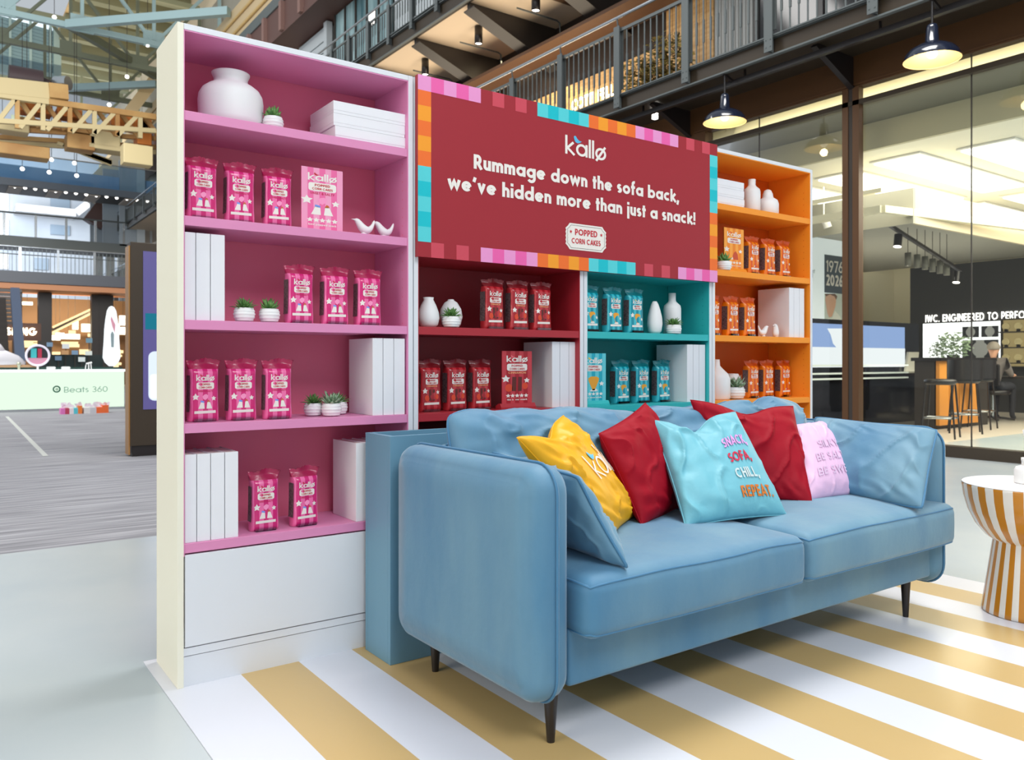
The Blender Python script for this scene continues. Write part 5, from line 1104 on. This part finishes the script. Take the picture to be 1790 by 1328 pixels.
p = onY(155, 639, YC+.25); t = thing('figurine', 'white desk figurine on the counter between the cases and the glowing sculpture', 'ornament', (p.x, YC+.25, zc+.0525)); MB().cyl((0, 0, .0), (0, 0, .14), .012, n=8).cyl((-.05, 0, .11), (.06, 0, .14), .018, n=8).cyl((-.06, 0, 0), (-.05, 0, .09), .01, n=8).cyl((.05, 0, 0), (.04, 0, .12), .01, n=8).build('body', M['ceramic'], t)
p = onY(8, 620, YC+.3); t = thing('sneaker_sculpture', 'oversized white sneaker sculpture at the left end of the counter', 'sculpture', (p.x, YC+.3, zc+.095))
mb = MB(); vtube(mb, [(-.6, 0, .12), (-.3, 0, .16), (0, 0, .17), (.2, 0, .12), (.34, 0, .06)], [.12, .17, .17, .12, .05], 14, .7); mb.build('upper', mat('glossy_white', srgb(232, 230, 236), .3), t)
mb = MB(); vtube(mb, [(-.6, 0, .03), (-.2, 0, .03), (.2, 0, .028), (.42, 0, .024), (.48, 0, .025)], [.03, .032, .03, .025, .012], 10, 3.0); mb.build('sole', mat('tan_sole', srgb(190, 150, 110), .5), t)
mb = MB(); vtube(mb, [(-.4, 0, .2), (-.34, 0, .33), (-.25, 0, .42), (-.1, 0, .40), (.02, 0, .26)], [.10, .10, .08, .07, .04], 12, .8); mb.build('tongue', bpy.data.materials['glossy_white'], t)
for i, (px0, px1, cols, lab) in enumerate(((105, 142, [(224, 120, 190), (190, 60, 90), (235, 225, 230), (90, 200, 215), (240, 130, 50)], 'striped gift box with tissue on the carpet before the counter, left one'), (145, 188, [(228, 226, 226), (205, 205, 212), (240, 110, 50), (240, 110, 50)], 'white and orange gift box with tissue on the carpet before the counter, right one'))):
    a = onY(px0, 724, 15.0); b = onY(px1, 724, 15.0); t = thing('gift_box', lab, 'box', ((a.x+b.x)/2, 15.0, 0)); n = len(cols); w_ = b.x-a.x
    for k, cc in enumerate(cols): B(-w_/2+w_*k/n, -w_/2+w_*(k+1)/n, -.12, .12, 0, .11+.04*(k == n-1)).build('side_stripe', mat('gift_%d_%d' % (i, k), srgb(*cc), .5), t)
    mb = MB(); random.seed(i)
    for k in range(24): p = Vector((random.uniform(-w_*.45, w_*.45), random.uniform(-.1, .1), .12)); q = p+Vector((random.uniform(-.05, .05), random.uniform(-.03, .03), random.uniform(.04, .1))); mb.add([p, p+Vector((.05, 0, 0)), q+Vector((.04, 0, 0)), q], [(0, 1, 2, 3)])
    tag(mb.build('tissue', mat('tissue_%d' % i, srgb(235, 225, 235), .7), t, recalc=False), kind='stuff')
a = onZ(12, 728, 0); b = onZ(80, 797, 0); mb = MB(); mb.bar(Vector((a.x, a.y, .002)), Vector((b.x, b.y, .002)), .05, .002); tag(mb.build('floor_strip', mat('pale_strip', srgb(206, 208, 204), .5)), 'thin pale strip set diagonally in the far carpet', 'floor strip')
# ================================================================ FAR HALL
far = mat('far_wall_blue_grey', srgb(148, 158, 170), .8, var=((.25, .25, .25), srgb(140, 150, 164), srgb(165, 172, 180)))
struct('wall_back', B(-16, 30, 58, 58.4, 0, 19), far)
struct('wall_right', MB().box(9.6, 10, 16.2, 58, 7.3, 19), mat('upper_side_wall', srgb(176, 172, 160), .8))
wn = emis('window_daylight', (.95, .98, 1, 1), 1.6)
for i, (y0_, y1_) in enumerate(((325, 368), (380, 424), (440, 470))):
    a = onY(-40, y0_, 57.9); b = onY(15, y1_, 57.9); o = struct('window_%d' % (10+i), B(a.x, b.x, 57.85, 57.98, b.z, a.z), wn)
for i, (px0, px1, y0_, y1_) in enumerate(((88, 122, 343, 366), (88, 122, 392, 412), (60, 84, 450, 472))):
    a = onY(px0, y0_, 57.9); b = onY(px1, y1_, 57.9); struct('window_%d' % (20+i), B(a.x, b.x, 57.85, 57.98, b.z, a.z), mat('far_window_%d' % i, srgb(110, 128, 146), .3))
a = onY(28, 368, 56); b = onY(133, 378, 56); t = thing('ledge', 'pale grey ledge running along the far end wall', 'ledge', ((a.x+b.x)/2, 56.5, b.z)); hw = (b.x-a.x)/2; B(-hw, hw, -.5, 1.3, 0, .45).build('slab', mat('pale_ledge', srgb(190, 192, 196), .6), t); MB().bar((hw, -.2, .2), (hw+1.3, -.2, 1.5), 1.0, .45).build('slab', bpy.data.materials['pale_ledge'], t)
# roof and trusses
ZR = 18.2
rf = mat('roof_boarding', srgb(196, 168, 120), .7, var=((.5, .9, 1), srgb(176, 146, 104), srgb(214, 190, 146)))
XS = onZ(95, 70, ZR+.5).x
struct('ceiling', B(XS, 12, 27, 48, ZR+.5, ZR+.6), rf)
struct('ceiling', B(-16, 12, 48.2, 58, ZR+.5, ZR+.6), rf)
struct('ceiling', B(9.0, 12, 14, 27, ZR-3.2, ZR-3.1), rf)
gr = mat('sage_green_steel', srgb(118, 124, 104), .6); gb2 = mat('pale_blue_steel', srgb(158, 184, 186), .5)
t = thing('roof_purlins', 'sage green purlins crossing under the timber hall roof', 'beam', (0, 40, ZR))
for k in range(16): B(XS if k < 11 else -16, 12, -12.6+1.9*k, -12.6+1.9*k+.55, -.1, .45).build('purlin', gr, t)
def truss(y, z0, z1, x0, x1, step, m, label, w=.2):
    t = thing('roof_truss', label, 'truss', (0, y, z0), 0, 'roof trusses'); H = z1-z0
    MB().bar((x0, 0, 0), (x1, 0, 0), w, w*1.1).build('bottom_chord', m, t); MB().bar((x0, 0, H), (x1, 0, H), w, w*1.1).build('top_chord', m, t)
    x = x1; k = 0
    while x > x0:
        MB().bar((x, 0, 0), (x, 0, H), w*.6).build('vertical', m, t); MB().bar((x, 0, 0 if k % 2 else H), (x-step, 0, H if k % 2 else 0), w*.6).build('diagonal', m, t)
        mb = MB(); mb.box(x-.4, x+.4, -.05, .05, -.15, .5); mb.build('gusset_plate', m, t); x -= step; k += 1
truss(33.3, 14.0, 17.2, -6, 9.4, 2.6, gb2, 'nearest pale blue roof truss of the hall')
truss(36.5, 14.0, 17.2, -6, 9.4, 2.6, gr, 'second roof truss of the hall, sage green')
truss(42, 14.0, 17.4, -6, 9.4, 2.8, gr, 'third roof truss of the hall, above the crane')
truss(50, 14.0, 17.4, -6, 9.4, 3.0, gr, 'farthest roof truss of the hall')
for i, (p, q, z, lab) in enumerate((((118, 43), (400, 20), 14.0, 'pale blue roof brace running from the nearest truss to the side wall'), ((90, 155), (274, 147), 14.0, 'lower pale blue roof brace above the crane'), ((120, 43), (272, 133), 14.2, 'sage roof brace descending towards the pink bookcase'))):
    a = onZ(*p, z); b = onZ(*q, z); t = thing('roof_brace', lab, 'beam', a); MB().bar((0, 0, 0), b-a, .26, .3).build('bar', (gb2, gb2, gr)[i], t)
# skylight seen through the trusses at the top left
t = thing('skylight', 'bright louvred skylight wall at the top left of the hall', 'window', (0, 48, 0))
a = onY(-60, 10, 48); b = onY(92, 132, 48); 
B(a.x, b.x, 0, .1, b.z, a.z).build('glazing', emis('skylight_glow', (.80, .93, 1.0, 1), 1.3), t)
lv = mat('skylight_louvre', srgb(120, 150, 160), .6)
for k in range(15):
    z = b.z+(a.z-b.z)*k/15; MB().bar((a.x, -.25, z+.0), (b.x, -.25, z-.35), .08, .16).build('louvre', lv, t)
for k in range(5): x = a.x+(b.x-a.x)*k/4.2; B(x, x+.12, -.35, -.2, b.z, a.z).build('mullion', gb2, t)
B(b.x, b.x+.35, -.5, .1, b.z-.2, a.z).build('frame', gb2, t); B(a.x, b.x, -.4, .1, b.z-.4, b.z).build('frame', gb2, t)
# overhead crane: two lattice girders with machinery
oc = mat('ochre_crane_steel', srgb(168, 120, 62), .6, var=((.8, .8, .8), srgb(150, 104, 52), srgb(186, 150, 92))); bc = mat('beige_crane_steel', srgb(190, 172, 128), .6); oo = mat('orange_crane_steel', srgb(196, 112, 40), .6)
t = thing('overhead_crane', 'old ochre lattice overhead crane spanning the hall beside the pink bookcase', 'crane', (3, 30, 7.6))
def cb(p, q, w, m, nm, Y=30, h=None): return MB().bar(onY(p[0], p[1], Y)-t.location, onY(q[0], q[1], Y)-t.location, w, h).build(nm, m, t)
cb((-40, 146), (85, 160), .25, bc, 'top_beam', 30, .55); cb((85, 160), (118, 164), .5, oc, 'top_beam', 30, .5)
cb((85, 178), (272, 205), .2, oc, 'top_chord'); cb((-40, 160), (85, 178), .22, bc, 'top_chord')
for yy, m in ((215, bc), (228, oc), (243, oc), (252, bc)): cb((-40, yy-6), (272, yy+14), .16, m, 'long_rail', 30+(yy-215)/12)
for i, px in enumerate((30, 75, 122, 165, 205, 245)):
    cb((px, 165+px*.13), (px, 222+px*.08), .14, bc if i % 2 else oc, 'vertical'); cb((px, 165+px*.13), (px-40, 218+px*.08), .14, bc, 'diagonal'); cb((px, 165+px*.13), (px+38, 220+px*.1), .14, oc, 'diagonal', 30.5)
for (px, py, w_, h_, m) in ((62, 192, 1.0, .3, oo), (140, 250, .9, .55, oc), (40, 265, 1.6, .4, oc), (182, 245, 1.0, .6, bc), (225, 215, 1.3, .5, oo), (250, 232, .5, 1.0, oo), (120, 200, .8, .3, oo), (238, 275, .8, .35, bc), (95, 222, 2.2, .25, oc), (200, 262, 1.8, .2, bc), (15, 222, 1.2, .35, bc), (160, 225, 1.4, .25, oc)):
    p = onY(px, py, 31)-t.location; MB().box(p.x-w_/2, p.x+w_/2, p.y-.3, p.y+.5, p.z-h_/2, p.z+h_/2).build('machine_housing', m, t, bevel=.03)
p = onY(45, 135, 30.5)-t.location; mb = MB(); mb.cyl(p+Vector((-.5, 0, -.1)), p+Vector((.5, 0, -.1)), .42, n=20); mb.build('winch_drum', mat('dark_maroon', srgb(58, 42, 44), .5), t)
mb = MB(); mb.tube([p+Vector((.4, 0, .0)), p+Vector((.9, 0, -.15)), p+Vector((1.2, 0, -.4))], .14, 8); mb.build('cable_guide', bpy.data.materials['dark_maroon'], t)
p = onY(98, 146, 30.5)-t.location; MB().cyl(p, p+Vector((.35, -.3, 0)), .25, n=16).build('motor', M['silver'], t)
p = onY(242, 268, 27)-t.location; MB().box(p.x-.45, p.x+.45, p.y, p.y+.6, p.z-.35, p.z+.3).build('cab', bc, t, bevel=.02)
for i in range(4): cb((100+10*i, 250+4*i), (195, 282+2*i), .12, bc, 'tie_bar', 32)
# crane runway on the right
run = mat('runway_cream', srgb(206, 198, 178), .6); brn = mat('runway_brown', srgb(92, 66, 60), .6)
t = thing('crane_runway', 'brown and cream crane runway girder high along the right side of the hall', 'beam', (8.2, 36, 11.2))
B(0, 1.0, -22, 22, 0, .9).build('girder', brn, t); B(-.05, .0, -22, 22, .9, 1.25).build('rail', M['steel'], t)
B(-.02, .0, -22, 22, -.05, .12).build('flange', brn, t)
for k in range(28): B(-.12, 0, -22+1.6*k, -21.8+1.6*k, .0, .9).build('stiffener', mat('runway_rose', srgb(128, 98, 90), .6) if k == 0 else bpy.data.materials['runway_rose'], t)
B(.3, 1.3, -22, 22, 1.0, 2.9).build('wall_panel', mat('cream_upper_panel', srgb(200, 178, 140), .7), t)
for k in range(3): MB().cyl((.25, -22, 1.4+.5*k), (.25, 22, 1.4+.5*k), .05, n=8).build('pipe', mat('ochre_pipe', srgb(200, 168, 110), .5) if k == 0 else bpy.data.materials['ochre_pipe'], t)
t = thing('raking_strut', 'wide cream raking strut rising from the far wall to the crane runway', 'strut', onY(180, 330, 44)); o_ = t.location
MB().bar(onY(150, 345, 44)-o_, onY(235, 258, 44)-o_, 1.2, 1.0).build('strut', run, t); MB().bar(onY(160, 392, 44)-o_, onY(262, 262, 44)-o_, .7, .9).build('underside', brn, t)
t = thing('raking_strut', 'cream diagonal strut just under the roof left of the pink bookcase', 'strut', onY(255, 150, 40)); o_ = t.location; MB().bar(onY(225, 198, 40)-o_, onY(292, 110, 40)-o_, .5).build('strut', mat('strut_cream', srgb(232, 206, 160), .6), t)
# pale columns against the right far wall
for i, px in enumerate((172, 192, 215, 245)):
    a = onY(px, 400, 46+i*-2); t = thing('column', 'pale grey far column behind the upper walkway, %s' % ['leftmost', 'second from left', 'third from left', 'nearest the bookcase'][i], 'column', (a.x, a.y, 0), 0); B(-.18, .18, -.18, .18, 0, 11).build('shaft', pw, t)
    mb = MB()
    if i: B(-.9, -.18, 0, .1, 6.5, 10.5).build('louvre_panel', mat('far_louvre', srgb(150, 160, 168), .6) if i == 1 else bpy.data.materials['far_louvre'], t)
# glass-sided bridge with a row of lights
t = thing('glass_bridge', 'high footbridge with blue glass sides and a row of round lights beneath', 'bridge', (4, 38, 8.45))
B(-8, 4.6, 0, 2.2, 0, .18).build('deck', M['dark'], t); B(-8, 4.6, -.08, 0, -.02, .28).build('edge', mat('slate_edge', srgb(84, 92, 102), .5), t)
bg = glass('blue_glass', (.60, .76, .88, 1), 1.0); mb = MB(); mb.add([(-8, -.02, .28), (4.6, -.02, .28), (4.6, -.02, 1.35), (-8, -.02, 1.35)], [(0, 1, 2, 3)]); mb.build('glass_side', bg, t, recalc=False)
B(-8, 4.6, 2.1, 2.15, .28, 1.3).build('rear_side', mat('blue_panel', srgb(130, 160, 190), .3), t)
MB().cyl((-8, -.02, 1.37), (4.6, -.02, 1.37), .03, n=6).build('handrail', M['silver'], t)
for k in range(9): B(-7.9+1.5*k, -7.4+1.5*k, .2, 1.9, -.05, 0).build('soffit_panel', mat('soffit_pale', srgb(190, 180, 170), .6) if k == 0 else bpy.data.materials['soffit_pale'], t)
bl_ = emis('bridge_lights', (1, .96, .9, 1), 4)
g_ = 'round lights of the far hall'
def bulb(px, py, Y, r, nm='round_light', lab='', top=14.0):
    p = onY(px, py, Y); o = thing(nm, lab, 'lamp', p, 0, g_); MB().lathe([(0, -r), (r*.7, -r*.7), (r, 0), (r*.7, r*.7), (0, r)], 12).build('globe', bl_, o); MB().cyl((0, 0, r), (0, 0, max(r+.05, top-p.z)), .012, n=6).build('stem', M['dark'], o)
for k in range(14): bulb(26+17.8*k+.0*k, 326+1.95*k, 38.3, .075, top=8.46, lab='round white light under the glass-sided bridge, %s from the left' % ordn[k])
for (px, py), w_ in zip(((4, 268), (47, 273), (90, 279), (130, 285), (39, 295), (86, 301), (134, 307)), ('leftmost of the upper row', 'second of the upper row', 'third of the upper row', 'last of the upper row', 'first of the lower row', 'middle of the lower row', 'last of the lower row')): bulb(px, py, 34, .08, 'round_light', 'round white light hanging below the overhead crane, '+w_)
for (px, py), w_ in zip(((95, 30), (258, 79), (222, 134), (191, 183)), ('topmost', 'nearest the pink bookcase', 'second lowest', 'lowest')): bulb(px, py, 33.3, .08, 'spotlight', 'small spotlight fixed among the roof trusses, '+w_, 17.1)
# lower far bridge with railing, soffit and columns
t = thing('footbridge', 'dark steel footbridge with glass and bar railing crossing the far hall', 'bridge', (3, 32, 3.85))
B(-6, 4.0, 0, 2.5, 0, .42).build('deck_beam', mat('slate_beam', srgb(86, 88, 94), .5), t); B(-6, 4.0, .05, 2.4, -.22, -.02).build('soffit', mat('orange_soffit', srgb(190, 130, 90), .6), t)
MB().cyl((-6, 0, 1.30), (4.0, 0, 1.30), .035, n=8).build('handrail', M['silver'], t); MB().cyl((-6, 0, 1.02), (4.0, 0, 1.02), .02, n=6).build('mid_rail', M['steel'], t)
for k in range(9): B(-5.8+1.2*k, -5.72+1.2*k, -.02, .04, .42, 1.3).build('post', M['silver'], t)
mb = MB()
for k in range(75): mb.box(-6+.133*k, -5.98+.133*k, 0, .02, .42, 1.25)
tag(mb.build('baluster', M['steel'], t), kind='stuff')
t = thing('footbridge', 'second dark footbridge higher and farther away than the lower one', 'bridge', (3, 40, 6.2)); B(-6, 5, 0, 2, -.05, .38).build('deck_beam', M['steel'], t); MB().cyl((-6, 0, 1.4), (5, 0, 1.4), .04, n=8).build('handrail', M['steel'], t)
for k in range(10): B(-5.8+1.2*k, -5.7+1.2*k, -.02, .04, .38, 1.4).build('post', M['silver'], t)
for i, (px, w_) in enumerate(((78, .22), (169, .2), (184, .25), (30, .15))):
    p = onY(px, 500, 33.2); t = thing('column', 'dark steel column under the far footbridge, %s' % ['left of the round sign', 'second from right', 'rightmost', 'leftmost'][i], 'column', (p.x, 33.2, 0)); B(-w_, w_, -w_, w_, 0, 3.6).build('shaft', M['dark'], t)
# shops behind: dark wall, warm lit signs
struct('wall_back', B(-4, 7.9, 36, 36.3, 0, 3.6), mat('dim_shop_wall', srgb(120, 92, 66), .6))
wg = emis('warm_shop_glow', (1, .74, .38, 1), 1.6); wg2 = emis('warm_white_glow', (1, .92, .72, 1), 4)
t = thing('lit_shelving', 'warm lit shop shelving deep under the footbridge', 'shelf', (4, 35.5, 0)); random.seed(4)
for i in range(46):
    px = random.uniform(40, 215); py = random.uniform(575, 645); p = onY(px, py, 35.4)-t.location; w_ = random.uniform(.08, .3); h_ = random.uniform(.06, .22)
    MB().box(p.x-w_, p.x+w_, -.05, .05, p.z-h_/2, p.z+h_/2).build('lit_bay', wg if i % 3 else mat('shop_amber', srgb(200, 150, 90), .5) if i == 0 else wg, t)
for i, (px, py, w_, h_) in enumerate(((155, 573, .5, .32), (120, 588, .8, .2), (98, 590, .3, .2), (132, 568, .2, .35), (105, 585, .3, .15), (203, 572, .25, .3), (216, 560, .3, .4), (48, 530, .35, .12), (72, 533, .12, .1), (216, 578, .3, .3))):
    p = onY(px, py, 34.6); t = thing('light_box', 'glowing shop light box in the far hall, %s' % ['widest upper one', 'long one in the middle', 'left of the long one', 'narrow upper one', 'thin one at left', 'beside the sculpture', 'bright one at the totem', 'oval one at left', 'tiny round one', 'lowest at right'][i], 'lamp', p); B(-w_/2, w_/2, 0, .1, -h_/2, h_/2).build('diffuser', wg2, t); B(-w_/2, w_/2, .1, .14, -h_/2, h_/2).build('housing', M['dark'], t); MB().cyl((0, .12, h_/2), (0, .12, 3.64-p.z), .008, n=6).build('hanger', M['dark'], t)
p = onY(0, 579, 30); p2 = onY(64, 579, 30); t = thing('lit_shop_sign', 'row of glowing warm letters at the far left', 'sign', (p.x, 30, p.z)); mb = MB(); text(mb, 'BLESHING', -.3, -.12, .26, lambda a, b: (a, 0, b), w=.24, width=(p2.x-p.x)+.3); mb.build('lettering', emis('sign_glow', (1, .82, .55, 1), 6), t, recalc=False); B(-.4, 1.2, .05, .1, -.3, .3).build('backing', mat('sign_brown', srgb(80, 50, 34), .6), t)
# escalator at the far left
t = thing('escalator', 'dark escalator with glass side rising at the far left', 'escalator', onY(30, 640, 22)); o_ = t.location
a = onY(26, 510, 22)-o_; b = onY(36, 645, 19)-o_; MB().bar(b, a, .2, .25).build('balustrade', mat('escalator_blue', srgb(70, 82, 104), .3), t); 
for k in range(12): f_ = k/12; p = b+(a-b)*f_; B(p.x-1.6, p.x-.2, p.y, p.y+.3, p.z-.2, p.z-.02).build('step', M['dark'], t)
p = onY(0, 520, 26); t = thing('dark_louvre_wall', 'dark louvred panel behind the escalator', 'wall panel', (p.x, 26, 2.1)); 
for k in range(9): B(-1.2, .55, 0, .1, .12*k, .12*k+.09).build('slat', M['dark'], t)
# long lit balustrade under the footbridge, seen obliquely
t = thing('lit_gallery_edge', 'lower gallery edge with warm strip lights receding under the footbridge', 'beam', (6.8, 32, 0)); z_ = onX(150, 560, 6.8).z
for k, (p, q) in enumerate((((90, 582), (165, 545)), ((92, 572), (160, 540)))):
    a = onY(*p, 34); b = onY(*q, 33.9); MB().bar(a-t.location, b-t.location, .08, .08).build('light_strip', wg, t)
MB().bar(onY(92, 578, 34.1)-t.location, onY(163, 543, 34.0)-t.location, .1, .18).build('edge', M['dark'], t)
